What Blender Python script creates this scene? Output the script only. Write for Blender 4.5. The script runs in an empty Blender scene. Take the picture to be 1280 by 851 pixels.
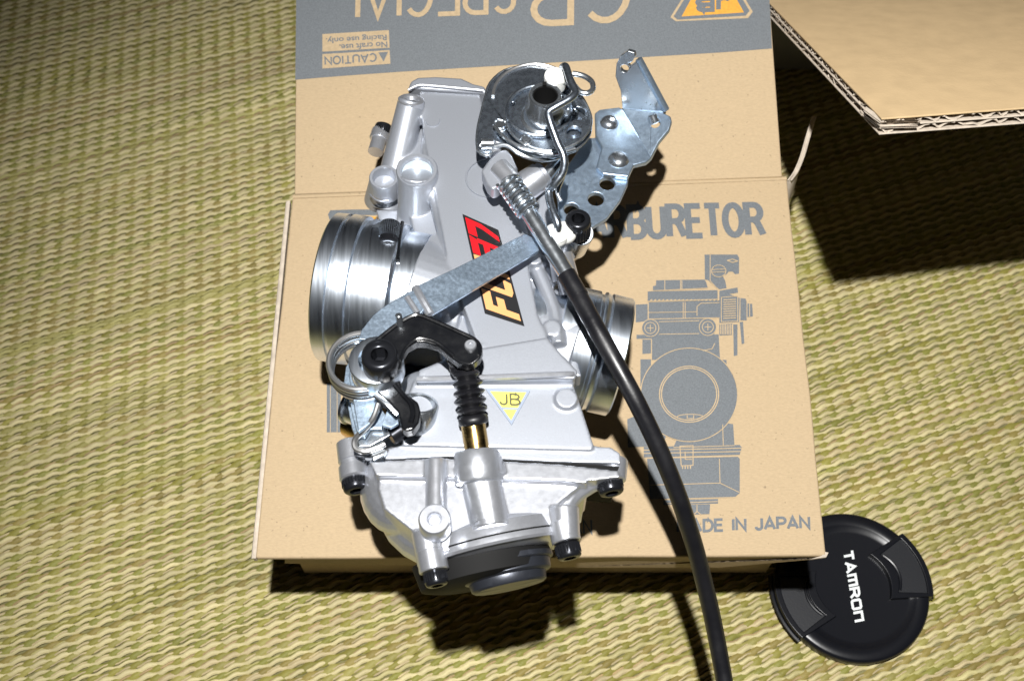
import bpy, bmesh, math, random
import numpy as np
from mathutils import Vector, Matrix, geometry, noise
random.seed(7)
MM = 0.001
scene = bpy.context.scene
COL = scene.collection

# ------------------------------------------------------------------ camera, light, exposure
F_PX = 1400.0
TH = math.atan(2516 / F_PX)                 # camera depression below the horizon
H_CAM = 473.8
FW = Vector((0, math.cos(TH), -math.sin(TH)))
UP = Vector((0, math.sin(TH), math.cos(TH)))
RT = Vector((1, 0, 0))
CAM = Vector((0, 0, H_CAM))
cam_data = bpy.data.cameras.new('camera')
cam = bpy.data.objects.new('camera', cam_data)
COL.objects.link(cam)
cam.location = CAM * MM
cam.rotation_euler = (math.pi / 2 - TH, 0, 0)
cam_data.sensor_width = 36
cam_data.lens = F_PX / 1280 * 36
cam_data.clip_start = 0.01
cam_data.clip_end = 20
cam_data.dof.use_dof = True
cam_data.dof.focus_distance = 0.392
cam_data.dof.aperture_fstop = 20
scene.camera = cam

world = bpy.data.worlds.new('World')
scene.world = world
world.use_nodes = True
world.node_tree.nodes['Background'].inputs[0].default_value = (0.55, 0.68, 1.0, 1)
world.node_tree.nodes['Background'].inputs[1].default_value = 0.006

LIGHT = Vector((-10, 39, 785))
ld = bpy.data.lights.new('camera_flash', 'SPOT')
ld.energy = 40
ld.color = (1.0, 0.985, 0.96)
ld.shadow_soft_size = 0.009
ld.spot_size = math.radians(74)
ld.spot_blend = 0.9
lo = bpy.data.objects.new('camera_flash', ld)
COL.objects.link(lo)
lo.location = LIGHT * MM
aim = Vector((105, 170, 0)) - LIGHT
lo.rotation_euler = aim.to_track_quat('-Z', 'Y').to_euler()

scene.view_settings.view_transform = 'Standard'
scene.view_settings.look = 'None'
scene.view_settings.exposure = 0.0
scene.view_settings.gamma = 1.0
scene.view_settings.use_curve_mapping = False
scene.render.engine = 'CYCLES'
scene.cycles.diffuse_bounces = 2

# ------------------------------------------------------------------ survey helpers (mm)
def P(x, y, z):
    """the point at height z (mm) that the survey camera saw at photo position x, y"""
    d = FW + RT * ((x - 640) / F_PX) + UP * ((425.5 - y) / F_PX)
    return CAM + d * ((z - H_CAM) / d.z)

LK = 0.096                                   # slope of the lid panel
def plane_pt(x, y, y0, z0, k, off=0.0):
    d = FW + RT * ((x - 640) / F_PX) + UP * ((425.5 - y) / F_PX)
    # z = z0 + k (Y-y0)
    t = (z0 + off + k * (0 - y0) - H_CAM) / (d.z - k * d.y)
    return CAM + d * t
def L(x, y, off=0.0):                        # point on the lid panel
    return plane_pt(x, y, 129, 78, LK, off)
def T(x, y, off=0.0):                        # point on the tuck flap
    return plane_pt(x, y, 285, 93, 0.35, off)

# ------------------------------------------------------------------ materials
def mat(name, col, rough=0.5, metal=0.0, **kw):
    m = bpy.data.materials.new(name)
    m.use_nodes = True
    nt = m.node_tree
    b = nt.nodes['Principled BSDF']
    b.inputs['Base Color'].default_value = (*col, 1)
    b.inputs['Roughness'].default_value = rough
    b.inputs['Metallic'].default_value = metal
    if 'spec' in kw: b.inputs['Specular IOR Level'].default_value = kw['spec']
    if 'coat' in kw:
        b.inputs['Coat Weight'].default_value = kw['coat']; b.inputs['Coat Roughness'].default_value = 0.12
    tc = nt.nodes.new('ShaderNodeTexCoord')
    def noise_tex(scale, detail=4, stretch=None):
        n = nt.nodes.new('ShaderNodeTexNoise'); n.inputs['Scale'].default_value = scale
        n.inputs['Detail'].default_value = detail
        if stretch:
            mp = nt.nodes.new('ShaderNodeMapping'); mp.inputs['Scale'].default_value = stretch
            nt.links.new(tc.outputs['Object'], mp.inputs[0]); nt.links.new(mp.outputs[0], n.inputs['Vector'])
        else:
            nt.links.new(tc.outputs['Object'], n.inputs['Vector'])
        return n
    if 'var' in kw:                          # colour variation: (scale, amount, stretch)
        sc, am = kw['var'][:2]
        n = noise_tex(sc, 6, kw['var'][2] if len(kw['var']) > 2 else None)
        r = nt.nodes.new('ShaderNodeMapRange')
        r.inputs['From Min'].default_value = 0.3; r.inputs['From Max'].default_value = 0.7
        r.inputs['To Min'].default_value = 1 - am; r.inputs['To Max'].default_value = 1 + am
        nt.links.new(n.outputs['Fac'], r.inputs['Value'])
        mx = nt.nodes.new('ShaderNodeVectorMath'); mx.operation = 'SCALE'
        mx.inputs[0].default_value = col
        nt.links.new(r.outputs[0], mx.inputs['Scale'])
        nt.links.new(mx.outputs[0], b.inputs['Base Color'])
    if kw.get('specks'):
        n = noise_tex(kw['specks'], 2)
        r = nt.nodes.new('ShaderNodeMapRange'); r.inputs['From Min'].default_value = .70; r.inputs['From Max'].default_value = .76
        r.inputs['To Min'].default_value = 1; r.inputs['To Max'].default_value = .62
        nt.links.new(n.outputs['Fac'], r.inputs['Value'])
        src = b.inputs['Base Color'].links[0].from_socket
        m2 = nt.nodes.new('ShaderNodeVectorMath'); m2.operation = 'SCALE'
        nt.links.new(src, m2.inputs[0]); nt.links.new(r.outputs[0], m2.inputs['Scale'])
        nt.links.new(m2.outputs[0], b.inputs['Base Color'])
    if 'rvar' in kw:
        sc, am = kw['rvar'][:2]
        n = noise_tex(sc, 5, kw['rvar'][2] if len(kw['rvar']) > 2 else None)
        r = nt.nodes.new('ShaderNodeMapRange')
        r.inputs['From Min'].default_value = 0.3; r.inputs['From Max'].default_value = 0.7
        r.inputs['To Min'].default_value = max(0.02, rough - am); r.inputs['To Max'].default_value = rough + am
        nt.links.new(n.outputs['Fac'], r.inputs['Value'])
        nt.links.new(r.outputs[0], b.inputs['Roughness'])
    if 'bump' in kw:                         # list of (scale, distance mm, stretch)
        prev = None
        for it in kw['bump']:
            n = noise_tex(it[0], 3, it[2] if len(it) > 2 else None)
            bp = nt.nodes.new('ShaderNodeBump'); bp.inputs['Distance'].default_value = it[1] * MM
            bp.inputs['Strength'].default_value = 1
            nt.links.new(n.outputs['Fac'], bp.inputs['Height'])
            if prev: nt.links.new(prev.outputs[0], bp.inputs['Normal'])
            prev = bp
        nt.links.new(prev.outputs[0], b.inputs['Normal'])
    return m

M = {}
M['kraft'] = mat('kraft_cardboard', (0.43, 0.325, 0.200), 0.75, var=(700, 0.07, (1, 3, 1)), specks=650, bump=[(1100, 0.08), (30, 0.10), (160, 0.03, (1, 12, 1))], spec=0.25)
M['kraft_far'] = mat('carton_kraft', (0.53, 0.385, 0.215), 0.8, var=(120, 0.06), bump=[(900, 0.10), (60, 0.05)], spec=0.25)
M['flute'] = mat('corrugated_edge_paper', (0.50, 0.43, 0.35), 0.85, var=(300, 0.15), bump=[(700, 0.2)])
M['grey_wall'] = mat('carton_grey_face', (0.40, 0.40, 0.39), 0.8, var=(40, 0.08))
M['ink'] = mat('grey_ink', (0.135, 0.148, 0.16), 0.62, var=(1800, 0.16), bump=[(900, 0.08)], spec=0.3)
M['kraft_print'] = mat('unprinted_kraft', (0.43, 0.325, 0.200), 0.75, var=(700, 0.10), spec=0.25)
M['orange_ink'] = mat('orange_ink', (0.62, 0.30, 0.03), 0.6, var=(900, 0.12))
M['cast'] = mat('cast_aluminium', (0.43, 0.455, 0.505), 0.42, 0.62, var=(2500, 0.05), rvar=(1500, 0.015), bump=[(2200, 0.018)])
M['cast_bright'] = mat('smooth_cast_aluminium', (0.66, 0.68, 0.73), 0.30, 0.80, var=(1300, 0.04), rvar=(500, 0.02), bump=[(2000, 0.01), (30, 0.10)])
M['machined'] = mat('machined_aluminium', (0.76, 0.83, 0.92), 0.30, 1.0, rvar=(60, 0.03, (16, 1, 1)), var=(45, 0.04, (22, 1, 1)), bump=[(60, 0.004, (16, 1, 1))])
M['satin'] = mat('satin_aluminium', (0.50, 0.52, 0.56), 0.36, 0.75, rvar=(600, 0.05))
M['zinc'] = mat('zinc_plated_steel', (0.43, 0.54, 0.67), 0.37, 0.88, var=(2200, 0.12), rvar=(900, 0.06), bump=[(45, 1.1), (1500, 0.03)])
M['chrome'] = mat('dark_nickel_steel', (0.44, 0.50, 0.58), 0.28, 0.96, var=(2200, 0.20), rvar=(600, 0.05), bump=[(40, 0.25), (1500, 0.015)])
M['steel'] = mat('polished_steel', (0.68, 0.73, 0.78), 0.24, 0.95, rvar=(300, 0.05))
M['spring'] = mat('spring_wire', (0.60, 0.60, 0.60), 0.30, 0.9)
M['black_metal'] = mat('black_coated_lever', (0.006, 0.0065, 0.008), 0.25, 0.0, rvar=(200, 0.08), bump=[(500, 0.06)], spec=0.7)
M['rubber'] = mat('black_rubber', (0.008, 0.008, 0.010), 0.38, 0.0, rvar=(120, 0.12), bump=[(700, 0.05)], spec=0.6)
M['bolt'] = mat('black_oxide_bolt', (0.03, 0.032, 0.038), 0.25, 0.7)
M['hole'] = mat('bore_and_shade_black', (0.006, 0.006, 0.006), 0.7, 0.0, spec=.2)  # near-black for holes, seams and the shade painted under the bowl
M['brass'] = mat('brass', (0.62, 0.42, 0.16), 0.25, 1.0, rvar=(300, 0.06))
M['nylon'] = mat('white_nylon', (0.80, 0.80, 0.77), 0.45, bump=[(200, 0.2)])
M['paint_white'] = mat('white_lettering', (0.72, 0.76, 0.76), 0.5)
M['sticker_black'] = mat('sticker_black', (0.012, 0.012, 0.013), 0.38, spec=0.5)
M['sticker_red'] = mat('sticker_red', (0.62, 0.006, 0.012), 0.4)
M['sticker_peach'] = mat('sticker_peach', (0.70, 0.34, 0.13), 0.45)
M['sticker_yellow'] = mat('sticker_yellow', (0.76, 0.70, 0.13), 0.45)
M['badge_ink'] = mat('badge_ink', (0.10, 0.10, 0.05), 0.45)
M['sticker_grey'] = mat('sticker_grey', (0.28, 0.33, 0.42), 0.4)
M['cap_plastic'] = mat('black_cap_plastic', (0.006, 0.0065, 0.009), 0.30, bump=[(300, 0.02)], spec=0.3)
M['cap_grain'] = mat('grained_cap_plastic', (0.012, 0.013, 0.016), 0.40, bump=[(1500, 0.04)], spec=0.5)
M['plug'] = mat('grey_plug', (0.040, 0.044, 0.055), 0.36, 0.6, bump=[(400, 0.05)])
M['cup'] = mat('bright_plug_insert', (0.72, 0.80, 0.86), 0.35, 0.55)

# ------------------------------------------------------------------ mesh building
def frame(axis):
    a = Vector(axis).normalized()
    r = Vector((0, 0, 1)) if abs(a.z) < 0.9 else Vector((0, 1, 0))
    x = a.cross(r).normalized(); y = a.cross(x).normalized()
    return a, x, y

class MB:
    """collects shapes in mm and links them as one mesh"""
    def __init__(s): s.v = []; s.f = []; s.mi = []; s.cur = 0
    def add(s, vs, fs):
        o = len(s.v); s.v += [Vector(p) for p in vs]; s.f += [[i + o for i in f] for f in fs]; s.mi += [s.cur] * len(fs); return s
    def poly(s, top, off):
        off = Vector(off); n = len(top)
        vs = [Vector(p) for p in top] + [Vector(p) + off for p in top]
        nrm = geometry.normal(vs[:n]) if n > 2 else Vector((0, 0, 1))
        fs = [list(range(n)), list(range(2 * n - 1, n - 1, -1))] + [[i, n + i, n + (i + 1) % n, (i + 1) % n] for i in range(n)]
        if nrm.dot(off) > 0: fs = [f[::-1] for f in fs]
        return s.add(vs, fs)
    def prism(s, pts, zt, zb): return s.poly([P(x, y, zt) for x, y in pts], (0, 0, zb - zt))
    def plate(s, outer, holes, th):
        """outer, holes: lists of coplanar 3D points; th: offset vector"""
        th = Vector(th); n = geometry.normal(outer) if len(outer) > 2 else Vector((0, 0, 1))
        o = outer[0]; a, x, y = frame(n)
        def uv(p): d = p - o; return Vector((d.dot(x), d.dot(y)))
        pts = []; fc = []
        for lp in [outer] + holes:
            b = len(pts); pts += [uv(p) for p in lp]; fc.append(list(range(b, b + len(lp))))
        vo, eo, fo, *_ = geometry.delaunay_2d_cdt(pts, [], fc, 2, 1e-5)
        V = [o + x * p[0] + y * p[1] for p in vo]; nv = len(V)
        def area(f):
            return (V[f[1]] - V[f[0]]).cross(V[f[2]] - V[f[0]])
        F = []
        edges = {}
        for f in fo:
            f = list(f)
            if area(f).dot(th) > 0: f = f[::-1]
            F.append(f)
            for i in range(len(f)):
                e = (f[i], f[(i + 1) % len(f)]); edges[e] = edges.get(e, 0) + 1
        allf = F + [[i + nv for i in f[::-1]] for f in F]
        for (p, q) in edges:
            if (q, p) not in edges: allf.append([q, p, p + nv, q + nv])
        return s.add(V + [v + th for v in V], allf)
    def lathe(s, p0, axis, prof, seg=40, cap=True, sy=1.0):
        a, x, y = frame(axis); vs = []; fs = []; n = len(prof)
        for h, r in prof:
            for i in range(seg):
                t = 2 * math.pi * i / seg
                vs.append(Vector(p0) + a * h + x * (r * math.cos(t)) + y * (r * sy * math.sin(t)))
        for k in range(n - 1):
            for i in range(seg):
                j = (i + 1) % seg
                fs.append([k * seg + i, k * seg + j, (k + 1) * seg + j, (k + 1) * seg + i])
        if cap:
            if prof[0][1] > 0: fs.append(list(range(seg))[::-1])
            if prof[-1][1] > 0: fs.append([(n - 1) * seg + i for i in range(seg)])
        return s.add(vs, fs)
    def cyl(s, p0, p1, r0, r1=None, seg=28, ch=0.3):
        d = Vector(p1) - Vector(p0); l = d.length; r1 = r0 if r1 is None else r1
        return s.lathe(p0, d, [(0, max(r0 - ch, 0.01)), (ch, r0), (l - ch, r1), (l, max(r1 - ch, 0.01))], seg)
    def tube(s, pts, r, seg=12, closed=False, smooth=6, flat=1.0):
        pts = [Vector(p) for p in pts]
        rs = r if isinstance(r, (list, tuple)) else [r] * len(pts)
        if smooth > 1:
            out = []; ro = []; n = len(pts)
            rng = range(n if closed else n - 1)
            for i in rng:
                g = lambda k: pts[k % n] if closed else pts[min(max(k, 0), n - 1)]
                p0, p1, p2, p3 = g(i - 1), g(i), g(i + 1), g(i + 2)
                for j in range(smooth):
                    t = j / smooth
                    out.append(0.5 * ((2 * p1) + (p2 - p0) * t + (2 * p0 - 5 * p1 + 4 * p2 - p3) * t * t + (3 * p1 - p0 - 3 * p2 + p3) * t ** 3))
                    ro.append(rs[i] * (1 - t) + rs[(i + 1) % n] * t)
            if not closed: out.append(pts[-1]); ro.append(rs[-1])
            pts, rs = out, ro
        n = len(pts); vs = []; fs = []
        tan = []
        for i in range(n):
            if closed: d = pts[(i + 1) % n] - pts[i - 1]
            else: d = pts[min(i + 1, n - 1)] - pts[max(i - 1, 0)]
            tan.append(d.normalized())
        _, x, _y = frame(tan[0])
        for i in range(n):
            x = (x - tan[i] * x.dot(tan[i])).normalized(); y = tan[i].cross(x)
            for k in range(seg):
                t = 2 * math.pi * k / seg
                vs.append(pts[i] + x * (rs[i] * math.cos(t)) + y * (rs[i] * flat * math.sin(t)))
        for i in range(n if closed else n - 1):
            a = i * seg; b = ((i + 1) % n) * seg
            for k in range(seg):
                l = (k + 1) % seg
                fs.append([a + k, a + l, b + l, b + k])
        if not closed:
            fs.append(list(range(seg))[::-1]); fs.append([(n - 1) * seg + k for k in range(seg)])
        return s.add(vs, fs)
    def ring(s, c, axis, R, r, seg=40, ts=10, flat=1.0):
        a, x, y = frame(axis)
        pts = [Vector(c) + x * (R * math.cos(2 * math.pi * i / seg)) + y * (R * math.sin(2 * math.pi * i / seg)) for i in range(seg)]
        return s.tube(pts, r, ts, True, 1, flat)
    def coil(s, c, axis, R, r, turns, pitch, seg=26, ts=8, a0=0.0):
        a, x, y = frame(axis); n = int(turns * seg)
        pts = [Vector(c) + a * (pitch * i / seg) + x * (R * math.cos(a0 + 2 * math.pi * i / seg)) + y * (R * math.sin(a0 + 2 * math.pi * i / seg)) for i in range(n + 1)]
        return s.tube(pts, r, ts, False, 1)
    def ball(s, c, r, sx=1, sy=1, sz=1, n=16):
        prof = [(-math.cos(math.pi * i / n) * r, max(math.sin(math.pi * i / n) * r, 0.001)) for i in range(n + 1)]
        k = len(s.v); s.lathe((0, 0, 0), (0, 0, 1), prof, 24, True)
        for i in range(k, len(s.v)):
            v = s.v[i]; s.v[i] = Vector(c) + Vector((v.x * sx, v.y * sy, v.z * sz))
        return s
    def build(s, name, m, parent=None, bevel=0.0, seg=2, smooth=35, remesh=0, relax=0):
        root = parent
        while root is not None and root.parent is not None: root = root.parent
        off = Vector(root['_o']) if root is not None and '_o' in root.keys() else Vector((0, 0, 0))
        me = bpy.data.meshes.new(name)
        me.from_pydata([tuple((p - off) * MM) for p in s.v], [], s.f)
        me.update()
        ms = m if isinstance(m, (list, tuple)) else [m]
        for q in ms: me.materials.append(M[q])
        if len(ms) > 1: me.polygons.foreach_set('material_index', s.mi)
        me.validate()
        o = bpy.data.objects.new(name, me); COL.objects.link(o)
        if parent is not None: o.parent = parent
        if smooth is not None:
            me.shade_smooth()
            if not remesh: me.set_sharp_from_angle(angle=math.radians(smooth))
        if remesh:
            q = o.modifiers.new('fuse', 'REMESH'); q.mode = 'VOXEL'; q.voxel_size = remesh * MM; q.use_smooth_shade = True
            if relax:
                q = o.modifiers.new('soften', 'SMOOTH'); q.factor = 0.5; q.iterations = relax
        if bevel:
            q = o.modifiers.new('bevel', 'BEVEL'); q.width = bevel * MM; q.segments = seg
            q.limit_method = 'ANGLE'; q.angle_limit = math.radians(35); q.harden_normals = True
        return o

def thing(name, label, cat, base, group=None):
    o = bpy.data.objects.new(name, None); COL.objects.link(o)
    o.empty_display_size = 0.02
    o.location = Vector(base) * MM
    o['_o'] = tuple(base)
    o['label'] = label; o['category'] = cat
    if group: o['group'] = group
    return o

_font_cache = {}
def glyphs(txt, bold=0.0):
    """flat triangulated text; returns verts(2D), faces, bbox"""
    key = (txt, bold)
    if key in _font_cache: return _font_cache[key]
    cu = bpy.data.curves.new('lettering', 'FONT'); cu.body = txt; cu.size = 1; cu.offset = bold
    cu.fill_mode = 'FRONT' if hasattr(cu, 'fill_mode') else cu.fill_mode
    cu.resolution_u = 5
    ob = bpy.data.objects.new('lettering', cu); COL.objects.link(ob)
    dg = bpy.context.evaluated_depsgraph_get()
    me = bpy.data.meshes.new_from_object(ob.evaluated_get(dg))
    vs = [(v.co.x, v.co.y) for v in me.vertices]; fs = [list(p.vertices) for p in me.polygons]
    bpy.data.objects.remove(ob); bpy.data.curves.remove(cu); bpy.data.meshes.remove(me)
    xs = [p[0] for p in vs]; ys = [p[1] for p in vs]
    r = (vs, fs, (min(xs), max(xs), min(ys), max(ys)))
    _font_cache[key] = r
    return r
def _arc(cx, cy, rx, ry, a0, a1, n=8):
    return [(cx + rx * math.cos(math.radians(a0 + (a1 - a0) * i / n)), cy + ry * math.sin(math.radians(a0 + (a1 - a0) * i / n))) for i in range(n + 1)]
STROKES = {   # grotesque capitals in a box of height 1: (width, strokes)
 'A': (.66, [[(0, 0), (.33, 1), (.66, 0)], [(.11, .30), (.55, .30)]]),
 'B': (.58, [[(.02, 0), (.02, 1), (.30, 1)] + _arc(.30, .76, .24, .24, 90, -90) + [(.02, .52)], [(.30, .52)] + _arc(.31, .26, .27, .26, 90, -90) + [(.02, 0)]]),
 'C': (.62, [_arc(.34, .5, .32, .5, 42, 318, 16)]),
 'D': (.60, [[(.02, 0), (.02, 1), (.26, 1)] + _arc(.26, .5, .34, .5, 90, -90, 12) + [(.02, 0)]]),
 'E': (.52, [[(.52, 1), (.02, 1), (.02, 0), (.54, 0)], [(.02, .52), (.48, .52)]]),
 'F': (.50, [[(.50, 1), (.02, 1), (.02, 0)], [(.02, .50), (.42, .50)]]),
 'G': (.66, [_arc(.34, .5, .32, .5, 45, 325, 16) + [(.64, .42), (.38, .42)]]),
 'I': (.08, [[(.04, 0), (.04, 1)]]),
 'J': (.46, [[(.42, 1), (.42, .26)] + _arc(.22, .24, .20, .24, 0, -180)]),
 'K': (.60, [[(.02, 0), (.02, 1)], [(.58, 1), (.04, .42)], [(.20, .58), (.60, 0)]]),
 'L': (.50, [[(.02, 1), (.02, 0), (.50, 0)]]),
 'M': (.76, [[(.02, 0), (.02, 1), (.38, .12), (.74, 1), (.74, 0)]]),
 'N': (.62, [[(.02, 0), (.02, 1), (.60, 0), (.60, 1)]]),
 'O': (.70, [_arc(.35, .5, .33, .5, 90, 450, 24)]),
 'P': (.56, [[(.02, 0), (.02, 1), (.28, 1)] + _arc(.30, .73, .26, .27, 90, -90) + [(.02, .46)]]),
 'R': (.60, [[(.02, 0), (.02, 1), (.30, 1)] + _arc(.31, .75, .25, .25, 90, -90) + [(.02, .50)], [(.30, .50), (.42, .38), (.60, 0)]]),
 'S': (.56, [_arc(.28, .74, .24, .26, 30, 230, 9) + _arc(.28, .26, .27, .26, 60, -150, 10)]),
 'T': (.60, [[(0, 1), (.60, 1)], [(.30, 1), (.30, 0)]]),
 'U': (.62, [[(.02, 1), (.02, .30)] + _arc(.31, .28, .29, .28, 180, 360) + [(.60, 1)]]),
 'm': (.76, [[(.04, 0), (.04, .92), (.72, .92), (.72, 0)], [(.38, .92), (.38, 0)]]),
 'n': (.62, [[(.04, 0), (.04, .92), (.58, .92), (.58, 0)]]),
 'o': (.64, [[(.12, .04), (.04, .14), (.04, .86), (.12, .95), (.52, .95), (.60, .86), (.60, .14), (.52, .04), (.12, .04)]]),
 ' ': (.34, []),
}
def ribbon(pts, w):
    """mitred outline of a stroke, as quads"""
    n = len(pts); out = []
    closed = (abs(pts[0][0] - pts[-1][0]) + abs(pts[0][1] - pts[-1][1])) < 1e-6
    for i in range(n):
        p = pts[i]
        pa = pts[i - 1] if i > 0 else (pts[-2] if closed else None)
        pb = pts[i + 1] if i < n - 1 else (pts[1] if closed else None)
        def nd(a, b_):
            dx, dy = b_[0] - a[0], b_[1] - a[1]; l = math.hypot(dx, dy) or 1; return (-dy / l, dx / l)
        n1 = nd(pa, p) if pa else None; n2 = nd(p, pb) if pb else None
        if n1 and n2:
            mx, my = n1[0] + n2[0], n1[1] + n2[1]; l = math.hypot(mx, my)
            if l < .3: m_ = n1; k = 1
            else:
                m_ = (mx / l, my / l); k = 1 / max(m_[0] * n1[0] + m_[1] * n1[1], .42)
        else: m_ = n1 or n2; k = 1
        out.append(((p[0] + m_[0] * w / 2 * k, p[1] + m_[1] * w / 2 * k), (p[0] - m_[0] * w / 2 * k, p[1] - m_[1] * w / 2 * k)))
    return out
def write(b, txt, c00, c10, c01, bold=0.16, shear=0.0):
    """flat lettering laid into the parallelogram c00 (start, foot), c10 (end, foot), c01 (start, head)"""
    x = 0; gl = []
    for ch in txt:
        w, st = STROKES[ch]
        gl.append((x, st)); x += w + .17
    W = x - .17
    ex = (c10 - c00) / W; ey = (c01 - c00)
    n = ex.cross(ey).normalized()
    if n.z < 0: n = -n
    asp = ey.length / ex.length
    k = bold / 2
    for x0, st in gl:
        for j, pts in enumerate(st):
            # keep strokes inside the cap height; compensate horizontal stretch by working in true mm
            q = [((x0 + px_ ) , k + py_ * (1 - 2 * k)) for px_, py_ in pts]
            qq = [(a_[0], a_[1] * asp) for a_ in q]
            for i, (l_, r_) in enumerate(ribbon(qq, bold)):
                pass
            rb = ribbon(qq, bold)
            vs = []
            for l_, r_ in rb:
                for e_ in (l_, r_):
                    yy = e_[1] / asp
                    vs.append(c00 + ex * (e_[0] + shear * yy) + ey * yy + n * (.03 * j + .004 * len(vs)))
            fs = []
            for i in range(len(rb) - 1):
                f_ = [2 * i, 2 * i + 1, 2 * i + 3, 2 * i + 2]
                fs.append(f_)
            nn = (vs[fs[0][1]] - vs[fs[0][0]]).cross(vs[fs[0][2]] - vs[fs[0][0]])
            if nn.z < 0: fs = [f_[::-1] for f_ in fs]
            b.add(vs, fs)
    return b
def write_small(b, txt, c00, c10, c01, bold=0.0, shear=0.0):
    vs, fs, (x0, x1, y0, y1) = glyphs(txt, bold)
    ex = (c10 - c00); ey = (c01 - c00)
    n = ex.cross(ey)
    out = [c00 + ex * ((x - x0) / (x1 - x0) + shear * (y - y0) / (y1 - y0)) + ey * ((y - y0) / (y1 - y0)) for x, y in vs]
    if n.z < 0: fs = [f[::-1] for f in fs]
    b.add(out, fs)
    return b
def sheet(b, pts):
    n = geometry.normal(pts)
    b.add(pts, [list(range(len(pts))) if n.z > 0 else list(range(len(pts)))[::-1]])
    return b
def line(b, pts, w, f):
    """thin printed line through photo points, w mm wide, on surface f"""
    q = [f(x, y) for x, y in pts]
    for i in range(len(q) - 1):
        up_ = Vector((0, 0, .008 * (i % 2) + .003 * (len(b.f) % 5)))
        d = (q[i + 1] - q[i]); 
        if d.length < 1e-6: continue
        d.normalize(); n = Vector((-d.y, d.x, 0)) * (w / 2)
        sheet(b, [q[i] + n + up_, q[i] - n + up_, q[i + 1] - n + d * w * 0.3 + up_, q[i + 1] + n + d * w * 0.3 + up_])
def circ_px(cx, cy, r, ry=None, n=28, a0=0, a1=360):
    ry = r if ry is None else ry
    full = abs(a1 - a0) >= 360
    k = n if full else n + 1
    return [(cx + r * math.cos(math.radians(a0 + (a1 - a0) * i / n)), cy - ry * math.sin(math.radians(a0 + (a1 - a0) * i / n))) for i in range(k)]
def circ(c, axis, r, n=24):
    a, x, y = frame(axis)
    return [Vector(c) + x * (r * math.cos(2 * math.pi * i / n)) + y * (r * math.sin(2 * math.pi * i / n)) for i in range(n)]

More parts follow.
